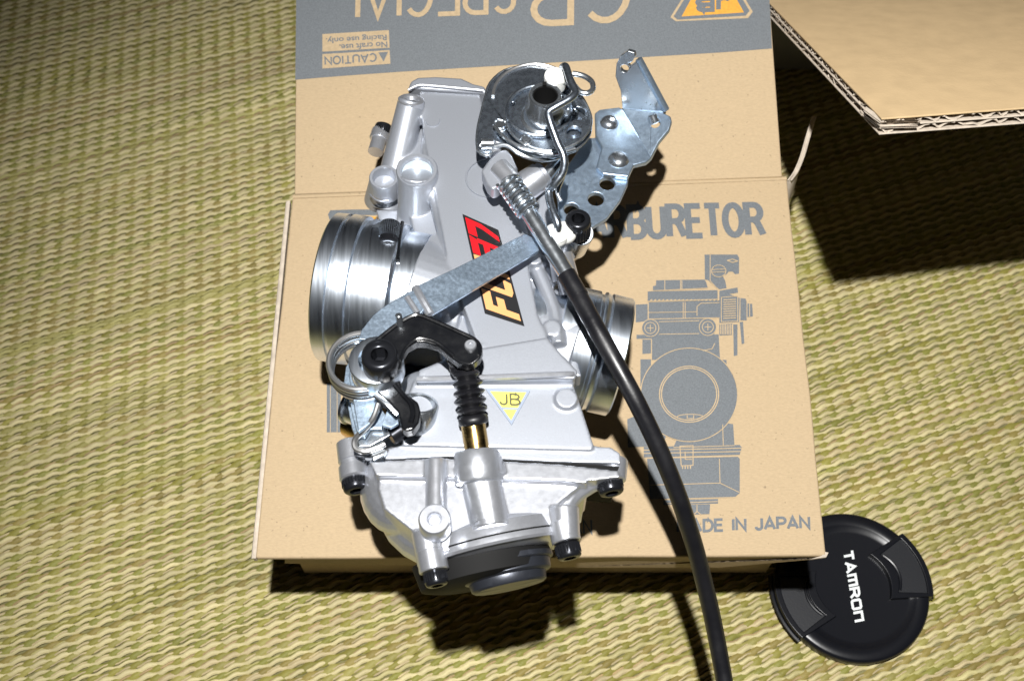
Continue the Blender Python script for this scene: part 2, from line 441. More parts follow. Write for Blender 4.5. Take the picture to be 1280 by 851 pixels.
# ================================================================== TATAMI
def tatami():
    m = bpy.data.materials.new('woven_rush'); m.use_nodes = True
    nt = m.node_tree; b = nt.nodes['Principled BSDF']
    at = nt.nodes.new('ShaderNodeAttribute'); at.attribute_name = 'rush_colour'
    tc = nt.nodes.new('ShaderNodeTexCoord')
    n = nt.nodes.new('ShaderNodeTexNoise'); n.inputs['Scale'].default_value = 90; n.inputs['Detail'].default_value = 5
    mp = nt.nodes.new('ShaderNodeMapping'); mp.inputs['Scale'].default_value = (6, 60, 30); mp.inputs['Rotation'].default_value = (0, 0, math.radians(-17))
    nt.links.new(tc.outputs['Object'], mp.inputs[0]); nt.links.new(mp.outputs[0], n.inputs['Vector'])
    r = nt.nodes.new('ShaderNodeMapRange'); r.inputs['From Min'].default_value = .3; r.inputs['From Max'].default_value = .7
    r.inputs['To Min'].default_value = .88; r.inputs['To Max'].default_value = 1.10
    nt.links.new(n.outputs['Fac'], r.inputs['Value'])
    mx = nt.nodes.new('ShaderNodeVectorMath'); mx.operation = 'SCALE'
    nt.links.new(at.outputs['Color'], mx.inputs[0]); nt.links.new(r.outputs[0], mx.inputs['Scale'])
    nt.links.new(mx.outputs[0], b.inputs['Base Color'])
    b.inputs['Roughness'].default_value = .55; b.inputs['Specular IOR Level'].default_value = .3
    bp = nt.nodes.new('ShaderNodeBump'); bp.inputs['Distance'].default_value = .0002; bp.inputs['Strength'].default_value = .6
    nt.links.new(n.outputs['Fac'], bp.inputs['Height']); nt.links.new(bp.outputs[0], b.inputs['Normal'])
    M['rush'] = m
    base = MB(); base.add([(-1500, -900, -2.0), (1500, -900, -2.0), (1500, 2100, -2.0), (-1500, 2100, -2.0)], [[0, 1, 2, 3]])
    M['under'] = mat('tatami_base', (0.20, 0.18, 0.07), 0.8, var=(90, 0.25), bump=[(60, 1.0, (1, 8, 1))])
    fl = base.build('tatami_floor', 'under', smooth=None); fl['kind'] = 'structure'
    rng = np.random.default_rng(3)
    rot = math.radians(7.7); beta = math.tan(math.radians(11.4)); lam = 8.9; pitch = 4.05
    c0 = np.array([0.0, 300.0])
    U0, U1, du = -430.0, 430.0, lam / 6
    u = np.arange(U0, U1, du); nu = len(u)
    rows = np.arange(-105, 106)
    ang = np.array([-0.12, 0.30, 0.70, 1.0]) ; 
    V = []; Cc = []; Fq = []; base_i = 0
    jit = np.cumsum(rng.normal(0, .10, nu)) ; jit -= np.linspace(jit[0], jit[-1], nu)
    band = rng.normal(0, 1, (40, 12))
    for r_ in rows:
        for kind in (0, 1, 2):
            v0 = r_ * pitch + (0, pitch * .5, pitch * .42)[kind] + rng.normal(0, .20)
            ph = 2 * math.pi * (u + 0.25 * jit) / lam + rng.normal(0, .18)
            wob = np.interp(u, np.linspace(U0, U1, 22), rng.normal(0, .22, 22))
            s = np.sin(ph)
            vc = v0 + beta * u + 0.44 * np.sin(ph + (math.pi * .9 if kind == 1 else 0)) + wob
            seg = np.floor((u - U0) / lam * 1.0 + (0.5 if kind else 0)).astype(int)
            sr = rng.normal(0, 1, seg.max() + 2)[seg]
            if kind == 0:
                w = (1.02 + rng.normal(0, .12)) * (1 + .12 * np.sin(ph + 1.3))
                zc = 0.50 + .42 * np.sin(ph + 1.2)
                tone = rng.choice(4, p=[.84, .10, .03, .03])
                c = np.array([[.52, .455, .245], [.46, .41, .195], [.40, .365, .145], [.47, .39, .22]])[tone]
                c = c[None] * (1 + .06 * sr[:, None])
            elif kind == 2:
                w = (.40 + abs(rng.normal(0, .10))) * np.ones(nu)
                zc = 0.62 + .42 * np.sin(ph + 1.2 + rng.normal(0, .5)) - .25 * (rng.random() < .3)
                tone = rng.choice(3, p=[.5, .3, .2])
                c = np.array([[.43, .355, .20], [.38, .345, .14], [.33, .24, .12]])[tone]
                c = c[None] * (1 + .08 * sr[:, None])
            else:
                w = (1.50 + rng.normal(0, .14)) * (1 + .15 * np.sin(ph + math.pi + 1.2))
                zc = 0.02 + .50 * np.sin(ph + math.pi + 1.2)
                pal = np.array([[.235, .212, .048], [.245, .195, .058], [.215, .208, .048], [.28, .25, .075]])
                tone = rng.choice(4, p=[.45, .20, .15, .20])
                pick = np.where(rng.random(seg.max() + 2) < .93, tone, rng.integers(0, 4, seg.max() + 2))[seg]
                c = pal[pick] * (1 + .07 * sr[:, None])
            c = c * (1 + .05 * np.interp(u, np.linspace(U0, U1, 12), band[(r_ + 105) // 7]))[:, None]
            c = np.clip(c, .02, .9)
            t = np.array([-1.0, -.55, 0.0, .55, 1.0])
            hgt = np.sqrt(np.maximum(1 - t * t, 0)) * (.45 if kind == 2 else .95)
            X = np.repeat(u[:, None], 5, 1)
            Y = vc[:, None] + w[:, None] * t[None]
            Z = zc[:, None] + hgt[None] - 1.45
            xr = c0[0] + X * math.cos(rot) - Y * math.sin(rot)
            yr = c0[1] + X * math.sin(rot) + Y * math.cos(rot)
            keep_y = yr
            pts = np.stack([xr, yr, Z], -1).reshape(-1, 3)
            V.append(pts); Cc.append(np.repeat(np.concatenate([c, np.ones((nu, 1))], 1), 5, 0))
            i = np.arange(nu - 1)[:, None] * 5 + np.arange(4)[None]
            ok = (yr[:-1, 2] > 30) & (yr[:-1, 2] < 620)
            i = i[ok]
            q = np.stack([i, i + 5, i + 6, i + 1], -1).reshape(-1, 4) + base_i
            Fq.append(q); base_i += nu * 5
    V = np.concatenate(V); Cc = np.concatenate(Cc); Fq = np.concatenate(Fq)
    used = np.zeros(len(V), bool); used[Fq.ravel()] = True
    remap = np.cumsum(used) - 1; V = V[used]; Cc = Cc[used]; Fq = remap[Fq]
    me = bpy.data.meshes.new('rush_weave')
    me.vertices.add(len(V)); me.vertices.foreach_set('co', (V * MM).ravel())
    me.loops.add(Fq.size); me.loops.foreach_set('vertex_index', Fq.ravel().astype(np.int32))
    me.polygons.add(len(Fq)); me.polygons.foreach_set('loop_start', np.arange(0, Fq.size, 4, dtype=np.int32))
    me.update(calc_edges=True); me.validate()
    ca = me.color_attributes.new('rush_colour', 'FLOAT_COLOR', 'POINT'); ca.data.foreach_set('color', Cc.ravel())
    me.shade_smooth(); me.materials.append(m)
    o = bpy.data.objects.new('rush_weave', me); COL.objects.link(o); o.parent = fl; o['kind'] = 'stuff'
    o['label'] = 'wavy beige and olive rushes woven into the mat'
tatami()

# ================================================================== CARDBOARD BOX (printed)
def printed_box():
    base = Vector((10, 200, 0))
    t = thing('carburetor_box', 'printed brown carton with a grey band, lying under the carburetor', 'box', base)
    # lid panel, board 2.6 mm
    c = [L(319, 697), L(1033, 694), L(984, 223), (L(365, 247))]
    rl = random.Random(11); cc_ = []
    for i in range(4):
        p_, q_ = c[i], c[(i + 1) % 4]; n_ = 26; w1 = rl.uniform(0, 6); w2 = rl.uniform(0, 6)
        for k in range(n_):
            s_ = k / n_; e_ = math.sin(math.pi * s_)
            o_ = (.28 * math.sin(5 * s_ + w1) + .16 * math.sin(17 * s_ + w2)) * e_ + rl.uniform(-.06, .06)
            d_ = (q_ - p_).normalized(); cc_.append(p_.lerp(q_, s_) + Vector((-d_.y, d_.x, 0)) * o_)
    b = MB(); b.poly(cc_, (0, 0, -2.6)); lid = b.build('lid_panel', 'kraft', t, bevel=0.9, seg=3)
    # corrugated edge shown along the left of the lid
    b = MB()
    e0, e1 = L(319, 697), L(362, 250)
    b.poly([e0 + Vector((-1.0, 0, -0.4)), e0 + Vector((0.2, 0, -0.4)), e1 + Vector((0.2, 0, -0.4)), e1 + Vector((-1.0, 0, -0.4))], (0, 0, -3.2))
    b.tube([e0 + Vector((-1.3, 0, -0.9)), e1 + Vector((-1.3, 0, -0.9))], .4, 8, smooth=1)
    b.build('liner_edge', 'flute', lid, bevel=.2)
    # tuck flap rising behind the fold
    f = [T(368, 243), T(978, 221), T(958, -60), T(371, -60)]
    b = MB(); b.poly(f, (0, 0.6, -2.6)); tf = b.build('tuck_flap', 'kraft', t, bevel=0.6)
    # fold groove
    b = MB(); b.tube([L(366, 246, .1), L(983, 223, .1)], 0.9, 10, smooth=1, flat=.5); b.build('fold', 'kraft', lid)
    # grey printed band on the flap
    top = [(371, -58), (959, -58)]
    edge = [(965, 61), (900, 66), (800, 72), (700, 78), (600, 84), (500, 90), (430, 95), (369, 100)]
    def strip(k):
        b = MB(); pts = [T(x, y, .12) for x, y in top + edge]; sheet(b, pts); return b
    strip(0).build('grey_band', 'ink', tf, smooth=None)
    # reversed print: kraft letters upside down
    b = MB()
    def up(txt, xr, yr, xl, yl, h, bold, off=.2, dx=0):
        # text starts at right (xr,yr foot at top) and runs left; heads point down the picture
        write(b, txt, T(xr, yr, off), T(xl, yl, off), T(xr + dx, yr + h, off), bold)
    up('SPECIAL', 644, -36, 425, -28, 54, .13)
    up('GP', 786, -46, 668, -40, 74, .10)
    # small caution plates
    sheet(b, [T(403, 68, .2), T(487, 63, .2), T(488, 80, .2), T(403, 86, .2)])
    sheet(b, [T(403, 43, .2), T(486, 38, .2), T(487, 60, .2), T(403, 65, .2)])
    b.build('flap_lettering', 'kraft_print', tf, smooth=None)
    b = MB()
    write(b, 'CAUTION', T(470, 66.5, .26), T(406, 71, .26), T(470.5, 77.5, .26), .15)
    sheet(b, [T(473, 66, .26), T(485, 65, .26), T(479.5, 77.5, .26)])
    write_small(b, 'Racing use only.', T(483, 41.5, .26), T(407, 46, .26), T(483.5, 50.5, .26), .02)
    write_small(b, 'No craft use.', T(484, 52, .26), T(424, 56, .26), T(484.5, 59.5, .26), .02)
    b.build('caution_lettering', 'ink', tf, smooth=None)
    # orange triangle emblem, apex out of frame
    def tri(c, s, off, mname, nm, j):
        b = MB(); sheet(b, [T(x, y, off) for x, y in c]); b.build(nm, mname, tf, smooth=None)
    tri([(838, 22), (845, 27), (935, 23), (941, 15), (905, -45), (880, -45)], 1, .2, 'kraft_print', 'emblem_border', 0)
    tri([(842, 21), (847, 25), (932, 20), (937, 14), (903, -43), (882, -43)], 1, .24, 'ink', 'emblem_ground', 0)
    tri([(852, 21), (930, 16), (900, -38), (884, -38)], 1, .28, 'orange_ink', 'emblem_fill', 0)
    b = MB(); write(b, 'JB', T(912, -4, .33), T(872, -2, .33), T(912, 13, .33), .18); b.build('emblem_lettering', 'ink', tf, smooth=None)
    # lid print
    b = MB()
    write(b, 'CARBURETOR', L(712, 305, .12), L(955, 300, .12), L(710.5, 254, .12), .27)
    b.build('lid_title', 'ink', lid, smooth=None); b = MB()
    write(b, 'MADE IN JAPAN', L(847, 666, .12), L(1012, 661, .12), L(847, 649, .12), .19)
    b.build('origin_lettering', 'ink', lid, smooth=None); b = MB()
    write(b, 'FUKUOKA JAPAN', L(580, 671, .12), L(740, 668, .12), L(580, 651, .12), .16)
    b.build('place_lettering', 'ink', lid, smooth=None); b = MB()
    b = MB(); b.poly([L(1012, 698.5, -.3), L(1033, 696, -.3), L(1036, 690, -.6), L(1031, 689, -.2), L(1027, 694, -.1)], (0, 0, -1.2)); b.build('torn_corner', 'flute', lid, bevel=.2)
    b = MB()
    # bars of the second printed figure showing under the carburetor
    for x0, x1 in ((408.5, 412.5), (413.3, 421), (421.8, 426)):
        sheet(b, [L(x0, 478, .12), L(x1, 478, .12), L(x1, 540, .12), L(x0, 540, .12)])
    o_ = b.build('printed_bars', 'ink', lid, smooth=None); b = MB()
    sheet(b, [L(x, y, .12) for x, y in [(413, 263), (440, 262), (480, 262), (480, 269), (440, 269), (424, 270), (423, 275), (447, 322), (441, 326), (412, 275), (410, 268)]])
    b.build('printed_triangle', 'ink', lid, smooth=None)
    b = MB(); sheet(b, [L(424, 271, .14), L(470, 271, .14), L(470, 300, .14), L(440, 300, .14)]); b.build('emblem_fill', 'orange_ink', lid, smooth=None)
    # printed carburetor figure
    K = 2.433
    g = lambda X, Y: (780 + X / K, 310 + Y / K)
    LL = lambda o: (lambda x, y: L(*g(x, y), o))
    b = MB()
    solids = [
        [(245, 20), (345, 20), (350, 30), (350, 78), (338, 80), (330, 72), (318, 72), (312, 80), (300, 84), (308, 100), (312, 122), (290, 126), (262, 104), (256, 98), (246, 96)],
        [(98, 98), (245, 96), (250, 104), (255, 122), (88, 130), (88, 116), (97, 114)],
        [(72, 132), (284, 128), (286, 158), (72, 162)],
        [(74, 165), (290, 158), (292, 212), (74, 216)],
        [(36, 172), (72, 170), (72, 222), (36, 226)],
        [(290, 130), (345, 120), (347, 136), (320, 140), (352, 152), (350, 225), (290, 228)],
        [(354, 152), (370, 154), (374, 168), (390, 170), (392, 208), (376, 210), (372, 220), (354, 220)],
        [(290, 232), (330, 230), (330, 264), (290, 266)],
        [(332, 232), (345, 232), (345, 326), (334, 328)], [(352, 225), (362, 224), (366, 290), (358, 292)],
        [(38, 264), (275, 258), (275, 272), (38, 276)],
        [(56, 278), (82, 278), (82, 320), (56, 322)], [(84, 275), (288, 262), (292, 340), (84, 340)],
        [(50, 338), (82, 338), (82, 400), (50, 420)], [(292, 340), (312, 340), (312, 360), (300, 364)],
        [(10, 520), (60, 500), (130, 560), (120, 600), (12, 606)], [(296, 530), (332, 535), (336, 600), (150, 606), (170, 560)],
        [(60, 604), (352, 598), (358, 606), (352, 628), (60, 636)],
        [(70, 640), (346, 634), (352, 640), (352, 744), (338, 756), (80, 764)],
        [(120, 766), (286, 762), (286, 776), (120, 780)], [(186, 780), (262, 778), (260, 808), (190, 810)],
    ]
    for i_, s in enumerate(solids): sheet(b, [LL(.10 + .006 * i_)(*p) for p in s])
    sheet(b, [LL(.27)(*p) for p in circ_px(80, 243, 27)]); sheet(b, [LL(.285)(*p) for p in circ_px(255, 240, 25)])
    sheet(b, [LL(.255)(*p) for p in [(80, 216), (255, 215), (255, 265), (80, 270)]])
    sheet(b, [LL(.30)(*p) for p in circ_px(198, 446, 146, 140, 56)])
    b.build('printed_figure', 'ink', lid, smooth=None)
    b = MB(); f = LL(.33)
    def ln(pts, w=.30): line(b, pts, w, f)
    ln(circ_px(198, 446, 148, 142, 60) + [(346, 446)], .35)
    ln(circ_px(198, 444, 90, 85, 44) + [(288, 444)], .42); ln(circ_px(198, 444, 84, 79, 44) + [(282, 444)], .42)
    ln(circ_px(202, 513, 40, 8, 20, 0, 180), .3); ln([(192, 508), (192, 518), (212, 518), (212, 508)], .3)
    for cx, cy in ((80, 243), (255, 240)):
        ln(circ_px(cx, cy, 26, None, 26) + [(cx + 26, cy)], .3); ln(circ_px(cx, cy, 17, None, 20) + [(cx + 17, cy)], .3)
        ln([(cx - 10, cy), (cx + 10, cy)]); ln([(cx, cy - 10), (cx, cy + 10)])
    ln([(106, 224), (228, 221)]); ln([(106, 262), (228, 260)]); ln([(72, 162), (286, 156)], .35); ln([(74, 196), (222, 194)])
    ln([(74, 216), (290, 212)], .35); ln([(180, 164), (180, 214)]); ln([(186, 164), (186, 214)]); ln([(74, 165), (74, 216)])
    ln([(222, 206), (222, 178), (234, 168), (290, 166)]); ln([(88, 130), (255, 122)], .35)
    for x in (124, 172, 176): ln([(x, 98), (x, 126)])
    for x in range(80, 286, 12): ln([(x, 160), (x + 5, 157)], .5)
    ln(circ_px(288, 70, 22, 18, 22) + [(310, 70)]); ln([(266, 66), (310, 64)]); ln([(266, 74), (310, 72)]); ln([(262, 20), (262, 100), (286, 126), (286, 160)])
    ln([(314, 38), (330, 34), (346, 40), (330, 44), (314, 38)], .4); ln([(296, 150), (346, 146), (346, 222), (296, 224), (296, 150)])
    for i in range(9): ln([(302, 158 + i * 7), (340, 156 + i * 7)], .4)
    for i in range(8): ln([(294 + i * 5, 232), (294 + i * 5, 262)], .35)
    ln([(374, 154), (374, 218)]); ln([(382, 168), (382, 208)]); ln([(84, 278), (84, 338)]); ln([(240, 312), (268, 306), (276, 290)])
    ln([(60, 614), (356, 608)], .35); ln([(60, 624), (354, 618)], .35); ln([(150, 606), (336, 600)], .3); ln([(100, 560), (120, 580), (118, 604)])
    ln([(170, 602), (210, 600), (210, 660), (174, 662), (170, 602)], .35); ln([(186, 618), (186, 642), (206, 642)], .3)
    for x in (178, 186, 194, 202): ln([(x, 660), (x, 670)], .4)
    ln([(290, 640), (292, 714), (350, 742)]); ln([(80, 720), (292, 714)]); ln([(80, 764), (338, 757)], .3); ln([(222, 780), (222, 800), (212, 810)]); ln([(222, 800), (234, 810)])
    ln([(300, 536), (302, 600)]); ln([(130, 776), (284, 770)])
    b.build('printed_linework', 'kraft_print', lid, smooth=None)
    # walls under the lid
    fl, fr = P(338, 716, 0), P(1018, 713, 0)
    ytop = fl.y
    zt = lambda y: 78 + LK * (y - 129) - 3.0
    x0, x1, y0, y1 = -90, 110, ytop, 282
    b = MB(); b.poly([(x0, y0, 0.2), (x1, y0, 0.2), (x1, y0, zt(y0)), (x0, y0, zt(y0))], (0, 2.6, 0)); b.build('front_wall', 'kraft', t, bevel=.3)
    b = MB(); b.poly([(x0, y1, 0.2), (x1, y1, 0.2), (x1, y1, zt(y1)), (x0, y1, zt(y1))], (0, -2.6, 0)); b.build('rear_wall', 'kraft', t, bevel=.3)
    for xa, dx in ((x0, 2.6), (x1, -2.6)):
        b = MB(); b.poly([(xa, y0 + 2.7, .2), (xa, y1 - 2.7, .2), (xa, y1 - 2.7, zt(y1 - 3)), (xa, y0 + 2.7, zt(y0 + 3))], (dx, 0, 0)); b.build('side_wall', 'kraft', t, bevel=.3)
    # sprung front lip: thin inner panel showing just under the lid edge
    b = MB()
    a0, a1, a2 = P(500, 702, 70), P(860, 701, 70), P(1018, 699, 73)
    b.poly([P(356, 704, 66), P(700, 709, 60), P(900, 709, 60), P(1022, 698, 74.6), P(1022, 696, 74.6) , P(356, 697, 74)], (0, 2, -.8))
    b.build('front_lip', 'kraft', t, bevel=.2)
    # dust ear sticking out at the back right
    b = MB(); pts = [P(984, 226, 90), P(992, 215, 93), P(1000, 196, 96), (P(1007, 172, 98)), P(1015, 146, 100)]
    n = len(pts); w = Vector((1.7, .3, 0)); vs = []
    for p in pts: vs += [p, p + w, p + w + Vector((1, 0, -26)), p + Vector((1, 0, -26))]
    fs = [[0, 1, 2, 3], [4 * n - 1, 4 * n - 2, 4 * n - 3, 4 * n - 4]]
    for i in range(n - 1):
        for k in range(4): a = 4 * i + k; c_ = 4 * i + (k + 1) % 4; fs.append([a, a + 4, c_ + 4, c_])
    b.add(vs, fs); b.tube([p + Vector((.2, 0, .2)) for p in pts], .35, 6, smooth=3); b.tube([p + Vector((1.6, 0, .2)) for p in pts], .35, 6, smooth=3)
    b.build('dust_flap', 'flute', t)
printed_box()

# ================================================================== LARGE CARTON
def big_carton():
    t = thing('shipping_carton', 'large brown double-wall carton with a raised flap, upper right of the mat', 'box', (260, 420, 0))
    wy = P(1000, 88, 0).y
    a = P(958, 0, 118); c = P(1102, 148, 196); d = P(1290, 134, 192)
    hinge = c + (a - c) * ((wy - c.y) / (a.y - c.y))
    d = d + (d - c).normalized() * 150
    far = d + (hinge - c)
    n = (d - c).cross(hinge - c).normalized()          # flap normal
    top = [hinge, c, d, far]
    def liner(k, th, name, m):
        b = MB(); b.poly([p - n * k for p in top], -n * th); return b.build(name, m, t, bevel=.15)
    liner(0, .6, 'flap_top_liner', 'kraft_far'); liner(2.6, .4, 'flap_middle_liner', 'flute'); liner(5.1, .5, 'flap_under_liner', 'flute')
    b = MB(); rnd = random.Random(4)
    def flute(k0, k1, lam, ph):
        for p, q in ((hinge, c), (c, d)):
            dd = q - p; u = dd.normalized(); ins = n.cross(u); m_ = max(2, int(dd.length / (lam / 8)))
            vs = []; fs = []
            for k in range(m_ + 1):
                ar = dd.length * k / m_
                h = -(k0 + k1) / 2 + (k1 - k0) / 2 * .95 * math.sin(2 * math.pi * ar / lam + ph + 1.6 * math.sin(ar * .11) + 1.1 * math.sin(ar * .31) + .5 * math.sin(ar * .9))
                pos = p + u * ar + n * h + ins * rnd.uniform(.0, 1.1)
                vs += [pos + n * .28, pos - n * .28, pos - n * .28 + ins * 12, pos + n * .28 + ins * 12]
            for k in range(m_):
                for j in range(4):
                    a_ = 4 * k + j; b_ = 4 * k + (j + 1) % 4; fs.append([a_, a_ + 4, b_ + 4, b_])
            b.add(vs, fs)
    flute(.7, 2.5, 7.3, 0); flute(3.1, 5.0, 9.0, 1.2)
    b.build('fluting', 'flute', t)
    hz = hinge.z - 7
    b = MB(); b.poly([(hinge.x, wy, .2), (520, wy, .2), (520, wy, hz), (hinge.x, wy, hz)], (0, 6, 0)); b.build('front_wall', 'grey_wall', t, bevel=.5)
    b = MB(); b.poly([(hinge.x, wy + 6.1, .2), (hinge.x, wy + 300, .2), (hinge.x, wy + 300, hz), (hinge.x, wy + 6.1, hz)], (6, 0, 0)); b.build('side_wall', 'kraft_far', t)
big_carton()

# ================================================================== LENS CAP
def lens_cap():
    z = 7.0
    c = P(1066, 731, z)
    t = thing('lens_cap', 'round black pinch lens cap with white lettering on the mat', 'lens cap', (c.x, c.y, 0))
    R = 32.6
    c0 = Vector((c.x, c.y, 0.1))
    b = MB(); b.lathe(c0, (0, 0, 1), [(0, R - 1.2), (.3, R - .6), (5.2, R), (6.4, R - .4), (7.0, R - 1.4), (7.0, R - 5.2), (6.6, R - 6.0), (5.7, R - 8.0), (5.6, R - 9), (5.6, 0.01)], 96)
    b.build('cap_body', 'cap_plastic', t, smooth=50)
    ax = math.radians(17)
    X = Vector((math.cos(ax), math.sin(ax), 0)); Y = Vector((-math.sin(ax), math.cos(ax), 0))
    for sgn in (1, -1):
        def q(x, y, h): return c0 + X * (x * sgn) + Y * (y * sgn) + Vector((0, 0, h))
        ro = R + 1.0
        def arc(r, h0, h1, n=12): return [(math.sqrt(max(r * r - (h0 + (h1 - h0) * i / n) ** 2, 0)), h0 + (h1 - h0) * i / n) for i in range(n + 1)]
        # tab frame: concave inner edge, splayed sides, outer arc
        hw_o, hw_i = 14.6, 10.2
        outer = arc(ro, -hw_o, hw_o)
        inner = [(12.4 + 3.6 * (1 - (y / hw_i) ** 2), y) for y in np.linspace(hw_i, -hw_i, 13)]
        fr = [q(x, y, 8.2) for x, y in outer + inner]
        io = arc(ro - 2.6, -hw_o + 2.2, hw_o - 2.2)
        ii = [(17.0 + 3.0 * (1 - (y / 8.6) ** 2), y) for y in np.linspace(8.6, -8.6, 13)]
        b = MB(); b.plate(fr, [[q(x, y, 8.2) for x, y in io + ii]], (0, 0, -3.8)); tab = b.build('pinch_tab', 'cap_plastic', t, bevel=.45, seg=2)
        b = MB(); b.plate([q(x, y, 7.35) for x, y in arc(ro - 2.2, -hw_o + 1.9, hw_o - 1.9) + [(16.6 + 3.0 * (1 - (y / 8.9) ** 2), y) for y in np.linspace(8.9, -8.9, 13)]], [], (0, 0, -1.5))
        b.build('grip_panel', 'cap_grain', tab, bevel=.3)
        b = MB(); b.tube([q(x + .9, y * .93, 7.5) for x, y in ii], .65, 8, smooth=1); b.build('grip_ridge', 'cap_plastic', tab)
        b = MB(); b.tube([q(x + .3, y, 3.6) for x, y in arc(ro, -hw_o, hw_o)], 1.1, 8, smooth=1); b.build('tab_skirt', 'cap_plastic', tab)
    b = MB(); h = 5.85
    s = P(1053, 690, h); e = P(1067.5, 777, h); hd = P(1066, 687.5, h)
    write(b, 'TAmRon', s, e, hd, .165)
    k = MB(); k.add([v for v in b.v], b.f); k.build('cap_lettering', 'paint_white', t, smooth=None)
lens_cap()
#@@CARB
# ================================================================== CARBURETOR
def carburetor():
    t = thing('carburetor', 'aluminium motorcycle carburetor with linkage and cable, lying on the printed brown carton', 'carburetor', (12, 200, 80))
    Zv = Vector((0, 0, 1))
    U = (P(650, 560, 130) - P(572, 150, 130)).normalized()          # towards the float bowl
    Rr = U.cross(Zv).normalized(); Rr = -Rr if Rr.x < 0 else Rr      # towards the right of the photo
    AX = (P(530, 380, 130) - P(405, 360, 130)).normalized()         # bore axis
    AX = (AX * .5 + Rr * .5).normalized()
    def scr(name, p, axis, r, h, m='bolt', hexr=None, knurl=True, parent=None):
        """socket head cap screw, p = centre of the outer face, axis points outward"""
        a = Vector(axis).normalized(); b = MB(); hexr = hexr or r * .5
        b.lathe(Vector(p) - a * h, a, [(0, r * .96), (.3, r), (h - r * .22, r), (h - r * .08, r * .93), (h, r * .80), (h, hexr * 1.12), (h - .25, hexr)], 32, cap=False)
        o = b.build('cap_screw', m, parent or t, smooth=40)
        b = MB(); b.lathe(Vector(p) - a * h, a, [(h * .35, .01), (h * .35, hexr), (h - .25, hexr)], 6, cap=False); b.build('hex_socket', m, o, smooth=20)
        if knurl:
            b = MB(); _, x, y = frame(a)
            for i in range(26):
                w = 2 * math.pi * i / 26; d = x * math.cos(w) + y * math.sin(w)
                b.tube([Vector(p) - a * (h * .95) + d * r, Vector(p) - a * (h * .32) + d * r], r * .07, 5, smooth=1)
            b.build('knurling', m, o)
        return o

    # ---------------- main casting
    b = MB()
    b.prism([(524, 114), (600, 118), (612, 180), (650, 280), (672, 392), (686, 425), (600, 440), (560, 330), (541, 225), (529, 165)], 150, 104)
    b.prism([(508, 150), (520, 114), (606, 118), (630, 170), (672, 290), (706, 400), (727, 470), (556, 470), (546, 425), (528, 330), (512, 270), (500, 200)], 142.5, 104)
    b.prism([(560, 447), (600, 435), (684, 421), (700, 440), (722, 463), (719, 473), (520, 475), (524, 462)], 153, 110)
    b.prism([(518, 474), (714, 474), (722, 495), (742, 556), (740, 562), (503, 556), (508, 500)], 149.5, 104)
    b.prism([(486, 560), (546, 545), (650, 549), (736, 557), (738, 577), (700, 577), (560, 570), (480, 574)], 148.5, 112)
    b.prism([(700, 553), (764, 559), (775, 566), (776, 579), (700, 577)], 148.5, 137)
    # bore bodies
    c_in = P(530, 376, 128); c_out = P(700, 440, 127)
    b.cyl(P(585, 395, 127), P(520, 378, 128), 22, 24.5, 48)
    b.cyl(P(650, 425, 127), P(722, 447, 127), 20, 21.0, 48)
    # tall threaded boss, cup, ring
    b.cyl(P(514, 126, 152.0), P(484, 262, 126), 4.9, 6.6)
    b.cyl(P(521, 216, 152.0), P(520, 300, 128), 7.2, 6.4)
    b.cyl(P(560, 238, 146), P(592, 345, 140), 3.5, 4.2)
    b.cyl(P(604, 205, 146), P(640, 300, 142), 4.5, 4.0)
    b.tube([P(540, 150, 147), P(533, 190, 147), P(546, 260, 147), P(566, 330, 147), P(590, 400, 147), P(604, 436, 148)], 2.2, 10)
    b.prism([(497, 250), (530, 262), (556, 330), (516, 330), (496, 290)], 139, 112)
    for x, y, z, r in ((600, 340, 146, 4.4), (585, 318, 145, 3), (574, 350, 142, 5), (548, 398, 142, 6), (690, 345, 143, 4), (676, 330, 146, 3.2), (700, 375, 141, 4)):
        b.ball(P(x, y, z), r)
    b.cyl(P(547, 300, 147.5), P(547, 300, 147.5) - Zv * 14 + Vector((.5, -2, 0)), 3.4, 4)
    b.cyl(P(668, 322, 150), P(668, 322, 150) - Zv * 14 + Vector((.5, -2, 0)), 2.9, 3.4)
    b.cyl(P(690, 409, 149.5), P(690, 409, 149.5) - Zv * 14, 3.2, 3.6)
    b.cyl(P(708, 497, 151.0), P(708, 497, 151.0) - Zv * 10, 3.7, 3.9)
    b.tube([P(668, 330, 146), P(692, 388, 146), P(698, 432, 147)], 2.6, 10)
    b.tube([P(640, 240, 147), P(652, 300, 147)], 2.6, 10)
    b.ball(P(530, 500, 140), 10, 1, 1, .9)
    b.cyl(P(480, 224, 141), P(472, 252, 126), 5.2, 5.2)
    b.prism([(470, 262), (496, 262), (500, 290), (478, 290)], 134, 112)
    b.build('body_casting', 'cast', t, remesh=.42, relax=2)
    # shallow ejector marks and ribs on the face
    b = MB()
    for x, y, r in ((541, 151, 2.6),): b.lathe(P(x, y, 150.2), Zv, [(-.4, r + .3), (.25, r), (.25, .01)], 28)
    b.build('casting_mark', 'cast', t)
    b = MB(); b.tube([P(521, 474, 153.4), P(600, 472, 153.6), P(700, 468, 153.5), P(717, 468, 152.6)], 1.0, 10); b.build('parting_bead', 'cast_bright', t)
    b = MB(); b.ring(P(612, 222, 150.3), Zv, 8.5, .35, 40, 6); b.build('pad_outline', 'cast', t)

    # ---------------- slide cover at the top end
    b = MB()
    b.poly([P(x, y, 150.5) for x, y in [(509, 112), (513, 101), (522, 96), (545, 95), (577, 97), (592, 104), (606, 107), (610, 116), (545, 112), (520, 110)]], (0, 0, -42))
    b.build('slide_cover', 'cast', t, bevel=1.3, seg=4)
